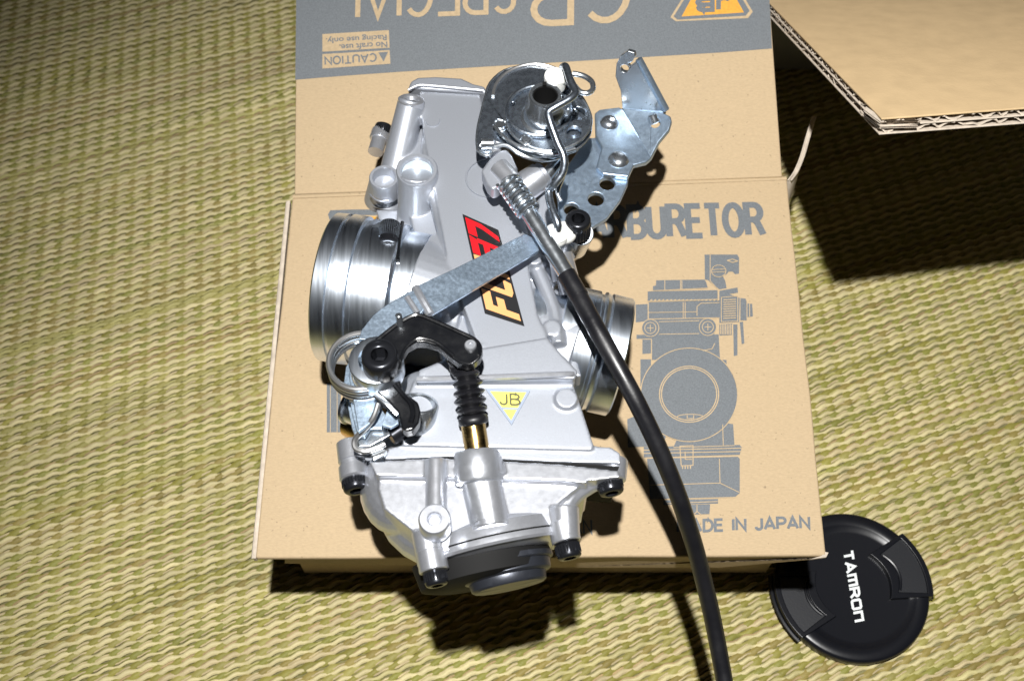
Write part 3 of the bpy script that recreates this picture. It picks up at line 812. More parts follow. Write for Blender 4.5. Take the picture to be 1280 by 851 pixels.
    b = MB(); b.tube([P(510, 113, 151), P(524, 107, 151.4), (P(545, 108, 151.4)), P(604, 113.5, 151)], .55, 8); b.build('cover_gasket', 'cast_bright', t)

    # ---------------- threaded boss face, cup, ring
    b = MB(); p = P(514, 123.5, 153.2)
    axis = (P(514, 123.5, 152.5) - P(506, 165, 145)).normalized() * .55 + Zv * .6
    axis.normalize()
    b.lathe(p - axis * 3, axis, [(0, 4.9), (2.6, 4.9), (3.0, 4.4), (3.0, 3.2), (2.5, 2.75)] + [(2.5 - .25 * i, 2.75 - .25 * (i % 2)) for i in range(1, 10)] + [(0, .01)], 36, cap=False)
    tb = b.build('threaded_boss', 'cast_bright', t, smooth=50)
    b = MB(); b.lathe(p - axis * 1.6, axis, [(0, 2.3), (.2, .01)], 24, cap=False); b.build('threaded_hole', 'hole', tb)
    b = MB(); p = P(521, 212, 154)
    b.lathe(p - Zv * 5, Zv, [(0, 7.4), (4.5, 7.5), (5, 7.1), (5, 6.1), (4.4, 5.6), (1.2, 5.4)], 44, cap=False); cup = b.build('plug_cup', 'cast', t, smooth=50)
    b = MB(); b.lathe(p - Zv * 4.1, Zv, [(2.6, 5.4), (1.5, 4.9), (.6, 4.0), (.3, .01)], 40, cap=False); ins = b.build('cup_insert', 'cup', cup)
    b = MB(); b.lathe(p - Zv * 3.8 + Vector((1.0, -2.4, 0.1)), Zv, [(0, .8), (.15, .75), (.15, .01)], 16); b.build('drain_hole', 'hole', cup)
    b = MB(); p = P(480, 221, 145.5)
    b.lathe(p - Zv * 9, Zv, [(0, 5.4), (8.6, 5.5), (9, 5.2), (9, 4.3), (8.5, 4.0), (.5, 3.9), (.5, .01)], 40, cap=False); b.build('ring_boss', 'cast', t, smooth=50)
    b = MB(); b.tube([P(462, 243, 138), P(472, 251, 138.8), P(486, 251, 138.8)], .35, 6); b.build('boss_seam', 'cast_bright', t)
    # side nut behind the upper boss
    b = MB(); sa = (P(470, 200, 132) - P(482, 160, 132)).normalized()
    b.lathe(P(479, 158, 132), sa, [(0, 2.6), (.4, 3.2), (3, 3.4), (3, 3.9), (6.5, 3.9), (6.9, 3.4), (6.9, 3.0), (13, 3.0)], 28); b.build('side_union', 'cast_bright', t)
    scr('cap_screw', P(480, 155, 134), -sa + Zv * .4, 3.1, 4, parent=t)

    # ---------------- intake bell
    rt_, rb_ = P(428, 269, 137), P(395, 450, 119)
    c = (rt_ + rb_) / 2; rd_ = rb_ - rt_; RR = rd_.length / 2
    BX = Vector((-rd_.y, rd_.x, 0)).normalized()
    b = MB()
    pr = [(0.6, RR - 3.2), (0.0, RR - 2.6), (0, RR - 1.0), (.6, RR - .2), (5.0, RR), (5.3, RR - .9), (6.4, RR - .9), (6.7, RR + .1), (12.0, RR - .1), (12.4, RR - 1.4), (14.0, RR - 1.5), (14.3, RR - .6), (26, RR - 1.2), (27, RR - 2.0), (27.3, RR - 3.0), (35, RR - 3.4), (36, RR - 4.2)]
    b.lathe(c, BX, pr, 96, cap=False)
    b.lathe(c, BX, [(.6, RR - 3.2), (3, 22.5), (12, 19), (34, 18.6)], 64, cap=False)
    bell = b.build('intake_bell', 'machined', t, smooth=28)
    b = MB(); b.lathe(c + BX * 30, BX, [(0, 18.5), (.3, .01)], 40, cap=False); b.build('throttle_slide', 'hole', bell)
    # recess with knurled screw
    ctr = P(480, 296, 149.5)
    b = MB()
    b.plate([P(x, y, 151.0) for x, y in [(462, 285), (474, 277), (500, 277), (500, 292), (496, 340), (478, 336), (456, 329), (457, 300)]], [], (0, 0, -3.5)); b.build('clamp_pad', 'chrome', t, bevel=.4)
    ka = (P(484, 318, 152) - P(488, 278, 152)).normalized()
    b = MB(); r = 3.4
    for i in range(1):
        b.lathe(P(488, 279, 152), ka, [(0, 2.8), (.4, r), (8.4, r), (8.8, 2.8), (8.8, 1.8), (7, 1.7), (7, .01)], 36)
    k = b.build('knurled_screw', 'bolt', t)
    b = MB(); _, x, y = frame(ka)
    for i in range(30):
        w = 2 * math.pi * i / 30; d = x * math.cos(w) + y * math.sin(w)
        b.tube([P(488, 279, 152) + ka * .8 + d * r, P(488, 279, 152) + ka * 6.5 + d * r], .22, 5, smooth=1)
    b.build('knurling', 'chrome', k)
    b = MB(); b.tube([P(503, 278, 149), P(499, 300, 152), P(497, 326, 153)], .7, 8); b.build('clamp_band', 'black_metal', t)

    # ---------------- outlet spigot
    rt_, rb_ = P(789, 372, 135), P(762, 522, 115)
    rd_ = rb_ - rt_; R2 = rd_.length / 2 - .4
    oa = (Vector((-rd_.y, rd_.x, 0)).normalized() + Vector((0, 0, -.12))).normalized(); c = (rt_ + rb_) / 2 - oa * 23
    b = MB()
    b.lathe(c - oa * 9, oa, [(-3, R2 - 2.4), (8, R2 - 2.0), (8.4, R2 - .2), (20.0, R2 + .1), (20.5, R2 - .8), (21.5, R2 - .8), (21.9, R2 + .2), (22.4, R2 + .3), (24.0, R2 - .5), (24.6, R2 + .2), (31.3, R2 + .1), (31.9, R2 - .5), (31.9, R2 - 2.2), (29, R2 - 3.2), (11, R2 - 3.6)], 88, cap=False)
    b.build('outlet_spigot', 'machined', t, smooth=28)
    b = MB(); b.lathe(c - oa * 2, oa, [(0, R2 - 3), (.3, .01)], 40, cap=False); b.build('bore_end', 'hole', t)

    # ---------------- float bowl
    b = MB()
    b.prism([(462, 577), (545, 572), (640, 577), (700, 580), (736, 584), (734, 604), (700, 600), (560, 596), (470, 594)], 148.5, 112)
    b.prism([(700, 580), (772, 588), (776, 596), (742, 600), (700, 600)], 148.5, 138)
    b.prism([(474, 592), (560, 590), (738, 600), (720, 612), (700, 628), (692, 646), (690, 662), (534, 694), (516, 664), (498, 650), (480, 636), (472, 610)], 145.5, 119)
    b.ball(P(500, 612, 132), 13, 1, 1.15, 1)
    b.ball(P(580, 640, 124), 20, 1.4, 1.0, .8)
    b.cyl(P(545, 575, 148), P(545, 642, 148), 3.3, 3.3)
    b.cyl(P(598, 578, 149), P(604, 600, 148), 7.6, 7.4); b.cyl(P(604, 598, 149), P(614, 660, 147), 5.6, 5.8)
    b.cyl(P(705, 634, 144), P(707, 672, 143), 4.7, 4.5)
    b.cyl(P(768, 574, 143), P(766, 600, 143), 4.4, 4.2)
    b.cyl(P(534, 664, 143), P(540, 706, 142), 5.0, 4.5)
    b.cyl(P(700, 590, 146), P(718, 604, 140), 2.6, 2.2)
    b.tube([P(745, 600, 142), P(718, 618, 141), P(704, 640, 141)], 3.2, 10)
    b.prism([(560, 600), (590, 604), (600, 655), (560, 680), (530, 684), (545, 650)], 143, 110)
    b.build('float_bowl', 'cast_bright', t, remesh=.42, relax=2)
    b = MB(); b.prism([(468, 578), (545, 569.5), (640, 575), (700, 577.5), (774, 583), (772, 588), (700, 582), (640, 579.5), (545, 574.5), (470, 583)], 147.9, 120); b.build('bowl_gasket', 'hole', t)
    # drain nipple on the small riser
    b = MB(); p = P(543, 648, 154.5)
    b.lathe(p - Zv * 7, Zv, [(0, 5.0), (6.4, 4.9), (7, 4.4), (7, 2.3), (6.4, 1.9), (4.5, 1.7), (4.5, .01)], 40, cap=False); b.build('drain_nipple', 'cast_bright', t, smooth=50)
    # diaphragm cover and plug at the lower end
    e0 = P(520, 703, 137); e1 = P(716, 662, 137)
    ea = (e1 - e0).normalized(); en = ea.cross(Zv).normalized(); en = en if en.y < 0 else -en
    en = (en + Zv * -.10).normalized()
    cc = (P(626, 694, 131))
    b = MB(); b.lathe(cc - en * 10, en, [(-2, 14), (0, 20), (2.2, 24.6), (7.0, 26.0), (8.6, 26.2), (9.4, 25.4), (9.4, 22), (10, 20), (10, .01)], 72, cap=False)
    for v_ in b.v: v_.z = cc.z + (v_.z - cc.z) * .70
    cover = b.build('pump_cover', 'cast_bright', t, smooth=40)
    b = MB(); b.ring(cc - en * 3.4, en, 25.7, .35, 72, 6)
    for v_ in b.v: v_.z = cc.z + (v_.z - cc.z) * .70
    b.build('gasket', 'hole', cover)
    for x, y, r in ((706, 668, 4.6), (541, 704, 4.6)):
        b = MB(); b.cyl(P(x, y, 143) - en * 4, P(x, y, 143) + en * 2.5, r, r); b.build('cover_ear', 'cast_bright', cover)
    scr('cap_screw', P(708, 678, 141) + en * 5, en, 3.8, 4.5)
    scr('cap_screw', P(543, 712, 139) + en * 5, en, 3.6, 4.5)
    c2 = P(629, 696, 130) + en * 1.0
    b = MB(); b.lathe(c2, en, [(0, 15.6), (1.6, 15.6), (2.0, 15.0), (2.0, 14.4), (5, 14.2), (5.6, 13.4), (5.8, 12.4), (8.2, 12.0), (8.8, 11.2), (8.8, .01)], 56, cap=False)
    for v_ in b.v: v_.z = c2.z + (v_.z - c2.z) * .72
    b.build('drain_plug', 'plug', t, smooth=40)
    b = MB(); b.lathe(cc + en * -1.5 + Vector((-6, 0, -5)), en, [(0, 22.5), (8, 21.0), (9.2, 17), (9.2, .01)], 48, cap=False)  # added black disc standing in for the shade below the bowl end
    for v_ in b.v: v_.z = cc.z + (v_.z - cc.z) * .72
    b.build('bowl_shade_disc', 'hole', t)

    # flange screws (right ear, left ear)
    scr('cap_screw', P(765, 617, 143), U, 4.0, 6)
    b = MB()
    lu = (P(446, 600, 138) - P(438, 548, 138)).normalized()
    b.lathe(P(436, 552, 138), lu, [(0, 3.6), (.5, 4.2), (7, 4.4), (7.3, 4.0), (8.6, 4.0), (8.9, 4.6), (13.0, 4.8), (13.5, 4.2)], 36); b.build('left_ear', 'cast_bright', t)
    scr('cap_screw', P(446, 614, 137), lu, 4.2, 6)
    b = MB(); b.tube([P(438, 572, 136), P(470, 580, 132), P(492, 584, 130)], 3.4, 12); b.build('ear_web', 'cast', t)

    # ---------------- choke plunger ring and pocket
    b = MB(); p = P(522, 503, 153)
    ra = (Zv * .75 + Vector((.1, .5, 0))).normalized()
    b.lathe(p - ra * 9, ra, [(0, 6.6), (8.6, 6.6), (9, 6.2), (9, 5.5), (8.4, 5.2), (1.0, 5.1), (1.0, .01)], 44, cap=False); b.build('choke_sleeve', 'steel', t, smooth=50)
    b = MB(); b.lathe(P(437, 505, 138), (P(470, 520, 140) - P(437, 505, 138)), [(0, 6.0), (.4, 6.8), (1.4, 6.8), (1.8, 6.0), (9, 6.0)], 40); b.build('choke_union', 'machined', t)
    b = MB(); b.lathe(P(440, 520, 126), P(480, 540, 128) - P(440, 520, 126), [(0, 6.5), (.5, 7.2), (14, 7.4)], 36); b.build('side_plug', 'brass', t)
    b = MB(); b.prism([(462, 478), (500, 500), (506, 556), (480, 566), (450, 540)], 128, 104); b.build('pump_bracket_base', 'cast', t, bevel=1.5)

    # ---------------- throttle drum
    dc = P(672, 141, 166)
    b = MB()
    o = 1047 / 320.
    Z1 = lambda X, Y, z: P(560 + X / 3.272, 50 + Y / 3.272, z)
    # coil spring under the drum
    b.lathe(P(668, 152, 150), Zv, [(-4, 13.5), (6, 13.5), (12, 12)], 40); b.build('drum_boss', 'cast', t)
    b = MB(); b.coil(P(669, 150, 151.5), Zv, 15.4, .62, 9, 1.45, 40, 8); b.build('return_spring', 'spring', t)
    # lower cam plate
    outer = [Z1(X, Y, 164) for X, Y in [(150, 232), (172, 172), (230, 122), (310, 106), (390, 116), (450, 145), (520, 215), (575, 300), (584, 350), (572, 400), (520, 448), (430, 474), (330, 464), (240, 430), (192, 416), (186, 452), (160, 470), (124, 452), (116, 410), (122, 350), (136, 290)]]
    b = MB(); b.plate(outer, [circ(Z1(214, 344, 164), Zv, 2.2)], (0, 0, -2.2)); cam_o = b.build('cam_plate', 'chrome', t, bevel=.5, seg=3)
    # grooved quadrant: two rims with a cable groove
    b = MB(); b.lathe(P(674, 146, 160.5), Zv, [(0, 17.6), (.8, 18.3), (1.6, 17.2), (2.0, 15.8), (2.8, 15.8)], 64, cap=False); b.build('quadrant_rim', 'chrome', cam_o)
    # upper disc with lightening holes
    uc = Z1(388, 300, 167.5)
    hol = [circ(Z1(528, 300, 167.5), Zv, 2.9), circ(Z1(516, 378, 167.5), Zv, 2.7), circ(Z1(440, 342, 167.5), Zv, 2.6), circ(Z1(318, 405, 167.5), Zv, 1.6), circ(Z1(265, 262, 167.5), Zv, .9)]
    b = MB(); b.plate([Z1(X, Y, 167.5) for X, Y in [(240, 262), (262, 225), (310, 200), (380, 190), (460, 196), (540, 232), (578, 290), (586, 345), (560, 395), (510, 430), (440, 452), (370, 448), (300, 420), (250, 370), (234, 310)]], hol, (0, 0, -1.6)); ud = b.build('drum_disc', 'chrome', t, bevel=.35, seg=3)
    b = MB(); b.tube([Z1(190, 352, 166.6), Z1(232, 400, 166.8), Z1(300, 440, 167), Z1(370, 460, 167), Z1(440, 466, 167), Z1(520, 446, 166.8)], .7, 8); b.build('guide_wire', 'steel', t)
    b = MB(); b.tube([Z1(185, 440, 164), Z1(240, 432, 165), Z1(300, 470, 164), Z1(380, 492, 162), Z1(455, 480, 160), Z1(520, 440, 158)], .8, 8); b.build('spring_tail', 'steel', t)
    b = MB(); pl_ = [(240, 262), (262, 225), (310, 200), (380, 190), (460, 196), (540, 232), (578, 290), (586, 345), (560, 395), (510, 430), (440, 452), (370, 448), (300, 420), (250, 370), (234, 310)]
    b.tube([Z1(X, Y, 167.4) for X, Y in pl_], .45, 8, closed=True); b.build('disc_rim', 'steel', ud)
    b = MB(); b.tube([p + Vector((0, 0, -.5)) for p in outer], .5, 8, closed=True, smooth=3); b.build('cam_rim', 'steel', cam_o)
    # hub
    b = MB(); hp = Z1(398, 222, 179)
    b.lathe(hp - Zv * 12.5, Zv, [(0, 8.6), (1.0, 8.4), (1.6, 7.4), (6.5, 6.9), (7.5, 5.9), (12.0, 5.7), (12.5, 5.3), (12.5, 4.6), (11.9, 4.3)], 56, cap=False)
    hub = b.build('shaft_hub', 'steel', t, smooth=45)
    b = MB(); b.lathe(hp - Zv * 9, Zv, [(8.4, 4.3), (8.0, 4.0), (2, 3.9), (0, 3.4), (0, .01)], 36, cap=False); b.build('shaft_bore', 'hole', hub)
    b = MB(); b.poly([hp + Vector(q) for q in ((-.9, 4.0, .05), (.5, 4.0, .05), (.5, 5.6, .05), (-.9, 5.6, .05))], (0, 0, -2)); b.build('hub_slot', 'hole', hub)
    b = MB(); b.ring(Z1(372, 290, 168.2), Zv, 11.2, .8, 56, 8); b.build('thrust_washer', 'chrome', hub)
    for X, Y, z, r in ((214, 346, 166, 2.6), (320, 404, 168.5, 2.2), (505, 295, 168.5, 2.3)):
        b = MB(); b.lathe(Z1(X, Y, z) - Zv * 3, Zv, [(0, r * .8), (2.6, r * .8), (3, r * .6), (3, .01)], 20); b.coil(Z1(X, Y, z) - Zv * 3, Zv, r * .95, .3, 3, .9, 20, 6); b.build('spring_hook', 'steel', t)
    # left lug
    b = MB(); b.cyl(Z1(150, 440, 164), Z1(178, 470, 150), 2.3, 2.2); b.cyl(Z1(135, 425, 165), Z1(190, 425, 165), 2.0, 1.8); b.build('spring_lug', 'steel', t)
    # bent rod over the drum
    b = MB(); b.tube([Z1(470, 112, 181), Z1(482, 112, 184), Z1(500, 165, 185), Z1(520, 212, 185), Z1(500, 240, 185), Z1(440, 275, 184), Z1(412, 296, 183), Z1(416, 330, 182), Z1(448, 420, 179), Z1(474, 480, 177), Z1(470, 540, 174), Z1(436, 590, 171), Z1(412, 620, 168), Z1(424, 690, 167), Z1(448, 750, 166), Z1(446, 795, 163)],
                  1.35, 14, smooth=8); b.build('link_rod', 'chrome', t)
    b = MB(); b.tube([Z1(486, 500, 168), Z1(470, 560, 166), Z1(448, 620, 164), Z1(462, 660, 163)], .8, 10); b.build('wire_link', 'steel', t)
    b = MB(); p = Z1(440, 142, 180); b.lathe(p - Zv * 6, Zv, [(0, 3.6), (4.6, 4.0), (5.6, 3.8), (6, 3.0), (6, .01)], 28); b.ball(p - Zv * 1 + Vector((1.2, 0, 0)), 3.5, 1, 1, .7); b.build('nylon_bush', 'nylon', t)
    b = MB(); b.tube([Z1(510, 138, 172), Z1(555, 148, 172), Z1(588, 172, 172), Z1(592, 202, 172), Z1(570, 218, 172), Z1(540, 212, 172), Z1(520, 190, 172)], 1.0, 10, closed=False); b.build('wire_eye', 'steel', t)
    # nylon joint low on the bracket
    b = MB(); b.ball(Z1(440, 800, 161), 4.4, 1, 1, .8); b.ball(Z1(478, 788, 160), 4.2, 1, 1, .8); b.cyl(Z1(430, 770, 163), Z1(456, 830, 160), 3.4, 3.2); b.build('nylon_joint', 'nylon', t)

    # ---------------- cable bracket
    zb = 145
    lower = [(600, 400), (560, 400), (520, 470), (470, 540), (446, 620), (450, 720), (480, 790), (545, 800), (580, 772), (650, 728), (705, 655), (735, 590), (742, 540), (700, 440), (640, 360)]
    b = MB(); b.plate([Z1(X, Y, zb) for X, Y in lower], [circ(Z1(651, 587, zb), Zv, 2.8), circ(Z1(605, 650, zb), Zv, 2.9), circ(Z1(505, 692, zb), Zv, 2.7)], (0, 0, -2.2)); br = b.build('cable_bracket', 'zinc', t, bevel=.45, seg=3)
    zc = zb + 2.4
    up_ = [(600, 300), (618, 286), (705, 276), (724, 292), (832, 482), (812, 500), (760, 512), (738, 560), (700, 556), (636, 548), (606, 520), (628, 440), (604, 392)]
    b = MB(); b.plate([Z1(X, Y, zc) for X, Y in up_], [], (0, 0, -2.3)); up_o = b.build('upper_bracket', 'zinc', t, bevel=.6, seg=3)
    for X, Y, r in ((660, 340, 3.5), (698, 490, 3.9)):
        b = MB(); b.lathe(Z1(X, Y, zc), Zv, [(-.4, r), (.3, r), (.9, r * .86), (1.5, r * .7), (1.9, r * .35), (2.0, .01)], 32); b.build('rivet', 'steel', up_o)
    # sloping wing beyond the fold
    wing = [Z1(708, 277, zc + .1), Z1(885, 300, 151), Z1(912, 318, 150.5), Z1(917, 345, 149), Z1(908, 388, 147), Z1(868, 440, 145), Z1(826, 488, zc - .4)]
    b = MB(); nn = geometry.normal([wing[0], wing[1], wing[-1]]); nn = nn if nn.z > 0 else -nn
    w2 = [wing[0]] + [p - nn * (p - wing[0]).dot(nn) for p in wing[1:]]
    hc = Z1(850, 352, 148); hc = hc - nn * (hc - wing[0]).dot(nn)
    b.plate(w2, [circ(hc, nn, 1.7)], -nn * 2.2); b.build('bracket_wing', 'zinc', t, bevel=.5, seg=3)
    # upright fork
    f0, f1 = Z1(714, 286, zc - .6), Z1(888, 310, 149.6)
    def F(X, Y, z): return Z1(X, Y, z)
    tab = [f0, F(706, 210, 168), F(684, 150, 176), F(688, 100, 182), F(706, 66, 186), F(736, 46, 188), F(762, 54, 187.5), F(766, 70, 186), F(752, 92, 183), F(738, 96, 182), F(742, 112, 180), F(760, 100, 182), F(772, 84, 184), F(778, 82, 184.5), f1]
    # flatten onto a common plane through the fold
    fn = (f1 - f0).cross(Vector((0, .30, 1))).normalized(); fn = fn if fn.y < 0 else -fn
    def toplane(p):
        d = p - CAM; return CAM + d * ((f0 - CAM).dot(fn) / d.dot(fn))
    tp = [toplane(p) for p in tab]
    b = MB(); b.plate(tp, [circ(toplane(F(722, 118, 180)), fn, 1.6, 14)], -fn * 2.0); b.build('bracket_upright', 'steel', t, bevel=.4, seg=3)
    b = MB(); q0, q1 = toplane(F(776, 84, 184)), toplane(F(888, 292, 164)); b.tube([q0 + Vector((.4, .6, 0)), q1 + Vector((.4, .6, 0))], 1.35, 10, smooth=1); b.build('upright_edge', 'zinc', t)
    b = MB(); b.cyl(hc + nn * .2, hc + nn * 1.6 + Vector((-1, 2.4, 1)), 1.9, 1.7); b.build('wing_tab', 'steel', t)
    # big black screw with its silver sleeve
    scr('cap_screw', Z1(533, 728, 165), Zv + Vector((0, .05, 0)), 4.3, 8.5, hexr=2.2)
    b = MB(); b.cyl(Z1(545, 790, 156), Z1(520, 850, 138), 4.4, 4.2); b.build('screw_sleeve', 'steel', t)
    b = MB(); b.tube([Z1(500, 800, 150), Z1(470, 860, 147), Z1(480, 900, 144)], 3.6, 12); b.build('sleeve_web', 'cast', t)

    # ---------------- adjuster cable
    b = MB()
    blk = [(170, 484), (205, 452), (240, 444), (262, 470), (284, 520), (274, 552), (236, 584), (200, 606), (180, 612), (160, 590), (134, 532)]
    b.plate([Z1(X, Y, 164) for X, Y in blk], [], (0, 0, -6)); cab = b.build('cable_holder', 'cast', t, bevel=1.2, seg=3)
    b = MB(); b.cyl(Z1(180, 428, 162), Z1(196, 470, 162), 2.4, 2.4); b.cyl(Z1(205, 520, 163), Z1(270, 590, 163), 3.8, 3.8); b.build('holder_neck', 'cast_bright', cab)
    hz = 165
    s0, s1 = P(634, 226, hz), P(662, 266, hz)
    b = MB(); b.cyl(s0, s1, 3.0, 2.9); b.coil(s0, (s1 - s0), 3.75, .72, 7.0, (s1 - s0).length / 7.0, 28, 8); sp = b.build('adjuster_spring', 'steel', cab)
    b = MB(); b.cyl(P(655, 256, hz), P(714, 352, 161), 2.75, 2.95); b.build('cable_ferrule', 'steel', cab)
    pts = [(709, 345, 161.5), (722, 368, 161), (745, 410, 160.5), (770, 455, 158), (797, 505, 153), (822, 557, 145), (845, 612, 134), (863, 665, 121), (877, 715, 108), (889, 765, 97), (899, 815, 88), (907, 860, 82), (916, 920, 78)]
    b = MB(); b.tube([P(*p) for p in pts], [3.0, 3.05, 3.0, 2.95] + [2.95] * 9, 20, smooth=6); b.build('cable_hose', 'rubber', cab)
    b = MB(); b.tube([P(708, 343, 161.5), P(724, 371, 161)], 3.25, 20, smooth=1); b.build('hose_collar', 'rubber', cab)
    # second adjuster below the drum
    b = MB(); b.cyl(Z1(470, 470, 154), Z1(400, 560, 152), 2.2, 2.4); b.build('idle_screw', 'steel', t)
    b = MB(); b.lathe(Z1(395, 545, 152), (Z1(330, 590, 151) - Z1(395, 545, 152)), [(0, 4.2), (.4, 4.6), (1.6, 4.6), (2.0, 4.2), (2.0, 5.2), (9, 5.6), (11, 4.8)], 32); b.build('idle_screw_boss', 'cast_bright', t)
    b = MB(); b.prism([(672, 232), (690, 240), (712, 300), (706, 330), (684, 320), (668, 270)], 146, 112); b.build('linkage_pad', 'cast', t, bevel=2)
    b = MB(); b.lathe(P(700, 318, 152), Vector((.2, -.8, -.4)), [(0, 4.2), (9, 4.6), (9, 3.0), (14, 3.0)], 28); b.build('linkage_post', 'cast_bright', t)

    # ---------------- flat link bar
    b = MB()
    g = lambda x, y: 157.5 + (672 - x) * .045
    bar = [P(x, y, g(x, y)) for x, y in [(656, 292), (672, 300), (674, 313), (540, 393), (528, 376), (519, 358), (563, 338)]]
    bn = geometry.normal([bar[0], bar[2], bar[3]]); bn = bn if bn.z > 0 else -bn
    bar = [p - bn * (p - bar[0]).dot(bn) for p in bar]
    b.plate(bar, [], -bn * 1.6); b.build('link_bar', 'zinc', t, bevel=.3, seg=2)
    b = MB(); b.tube([P(519, 360, 164.5), P(528, 376, 165), P(538, 393, 164.5)], 1.5, 10); b.tube([P(509, 372, 166), P(522, 392, 166)], 1.1, 10); b.build('bar_fold', 'satin', t)
    b = MB(); pl = [P(x, y, 165.6) for x, y in [(511, 364), (519, 362), (532, 384), (526, 392), (494, 410), (470, 425), (448, 424), (452, 412), (466, 394), (478, 384)]]
    b.plate(pl, [], (0, 0, -1.6)); b.build('bar_foot', 'zinc', t, bevel=.3)
    b = MB(); pl = [P(x, y, 158) for x, y in [(448, 424), (480, 470), (478, 500), (462, 530), (448, 540), (436, 470), (440, 440)]]
    b.plate(pl, [], (0, 0, -1.6)); b.build('link_plate', 'zinc', t, bevel=.3)

    # ---------------- black bell crank
    C4 = lambda X, Y, z: P(400 + X / 3.404, 370 + Y / 3.404, z)
    zl = 170
    ol = [(222, 205), (250, 168), (320, 118), (380, 80), (410, 70), (440, 74), (500, 102), (580, 140), (650, 172), (682, 196), (692, 230), (682, 262), (655, 285), (622, 292), (590, 284), (560, 262), (500, 212), (450, 196), (410, 196), (372, 218), (352, 252), (345, 300), (318, 330), (250, 330)]
    b = MB(); b.plate([C4(X, Y, zl) for X, Y in ol], [], (0, 0, -4.2)); lv = b.build('crank_lever', 'black_metal', t, bevel=.8, seg=3)
    b = MB(); b.tube([C4(X, Y, zl + .1) for X, Y in [(240, 190), (330, 120), (395, 84), (430, 84), (500, 112), (590, 152), (655, 184), (680, 215), (678, 250)]], .75, 8)
    b.tube([C4(X, Y, zl + .1) for X, Y in [(345, 270), (362, 225), (410, 184), (460, 184), (510, 205), (570, 255)]], .6, 8); b.build('lever_ridge', 'black_metal', lv)
    b = MB(); p_ = C4(640, 205, zl + 1.3); b.lathe(p_ - Zv * 6, Zv, [(0, 1.9), (5.6, 1.9), (6, 1.6), (6, .8), (5.6, .7), (5.6, .01)], 24); b.build('crank_pin', 'satin', lv)
    b = MB(); b.cyl(C4(334, 78, zl + 4), C4(340, 130, zl - 1), 1.1, 1.1); b.build('spring_pin', 'steel', lv)
    ar = [(228, 392), (250, 350), (312, 330), (342, 360), (352, 400), (385, 425), (418, 450), (428, 490), (420, 535), (398, 566), (370, 574), (345, 560), (338, 525), (330, 490), (290, 450), (250, 420)]
    b = MB(); b.plate([C4(X, Y, 164) for X, Y in ar], [], (0, 0, -5)); b.build('lower_arm', 'black_metal', t, bevel=1.0, seg=3)
    b = MB(); b.tube([C4(X, Y, 164.3) for X, Y in [(312, 345), (318, 375), (355, 420), (385, 455), (395, 500), (385, 540)]], .8, 8); b.build('arm_ridge', 'black_metal', t)
    b = MB(); b.tube([C4(238, 415, 163), C4(290, 455, 163), C4(335, 500, 162)], 1.5, 8, flat=.5); b.build('arm_shim', 'steel', t)
    # pivot
    p = C4(250, 262, 172.5)
    b = MB(); b.lathe(C4(240, 285, 167), Zv, [(-6, 8.4), (1.6, 8.5), (2.2, 8.2), (2.4, 7.4), (2.4, 5.4)], 48, cap=False); b.build('pivot_washer', 'machined', t, smooth=40)
    scr('cap_screw', C4(252, 246, 176), Zv + Vector((0, .1, 0)), 5.6, 8, 'bolt', hexr=2.6, knurl=False)
    b = MB(); b.ring(C4(252, 248, 175.4), Zv, 5.0, .4, 40, 6); b.build('screw_rim', 'bolt', t)
    # torsion spring
    b = MB(); b.coil(C4(188, 325, 156), Zv, 10.2, .9, 4.4, 2.1, 44, 10, a0=1.2); b.build('torsion_spring', 'spring', t)
    b = MB(); b.tube([C4(250, 455, 160), C4(226, 520, 158), C4(180, 575, 155), C4(150, 610, 153), C4(152, 645, 152), C4(190, 660, 152), C4(240, 645, 152), C4(275, 628, 152)], 1.0, 10); b.build('wire_clip', 'spring', t)
    # little bent plates beneath
    def small(nm, pts, z, th, m='zinc', bev=.25):
        b = MB(); b.plate([C4(X, Y, z) for X, Y in pts], [], (0, 0, -th)); return b.build(nm, m, t, bevel=bev)
    small('stop_plate', [(128, 452), (200, 462), (255, 470), (280, 505), (262, 560), (215, 560), (190, 600), (160, 590), (140, 520)], 154, 1.6)
    small('clip_plate', [(200, 560), (290, 510), (330, 530), (300, 590), (215, 636), (165, 640), (160, 610)], 151, 1.5, 'steel')
    small('lever_foot', [(290, 470), (330, 500), (335, 540), (300, 560), (262, 548)], 158, 1.5)
    small('side_bracket', [(140, 250), (110, 300), (100, 380), (135, 560), (165, 640), (190, 600), (150, 470), (150, 330)], 148, 2)
    small('stop_lug', [(215, 670), (262, 645), (285, 655), (270, 676), (225, 690)], 151, 2.5, 'steel')
    b = MB(); b.cyl(C4(300, 600, 150), C4(360, 560, 150), 3.0, 3.2); b.build('stop_screw', 'bolt', t)
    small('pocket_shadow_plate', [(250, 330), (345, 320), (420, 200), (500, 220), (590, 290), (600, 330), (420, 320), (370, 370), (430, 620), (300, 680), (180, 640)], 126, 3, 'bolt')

    # ---------------- accelerator pump boot and rod
    b = MB()
    a0, a1 = C4(618, 300, 163), C4(655, 545, 154)
    d = a1 - a0; l_ = d.length; prof = [(0, 2.2), (l_ * .06, 3.0)]
    nb = 5
    for i in range(nb):
        s = .10 + i * .155
        R_ = (4.3, 4.9, 5.1, 5.1, 5.0)[i]
        prof += [(l_ * (s - .03), 2.9), (l_ * s, R_ - .5), (l_ * (s + .035), R_), (l_ * (s + .07), R_ - .5), (l_ * (s + .11), 3.0)]
    prof += [(l_ * .86, 4.4), (l_ * .90, 4.8), (l_ * .985, 4.7), (l_, 4.2)]
    b.lathe(a0, d, prof, 40); b.build('rubber_boot', 'rubber', t, smooth=60)
    b = MB(); b.lathe(C4(648, 520, 154.5), C4(670, 668, 151) - C4(648, 520, 154.5), [(0, 3.9), (14, 3.9)], 32); b.build('brass_rod', 'brass', t)
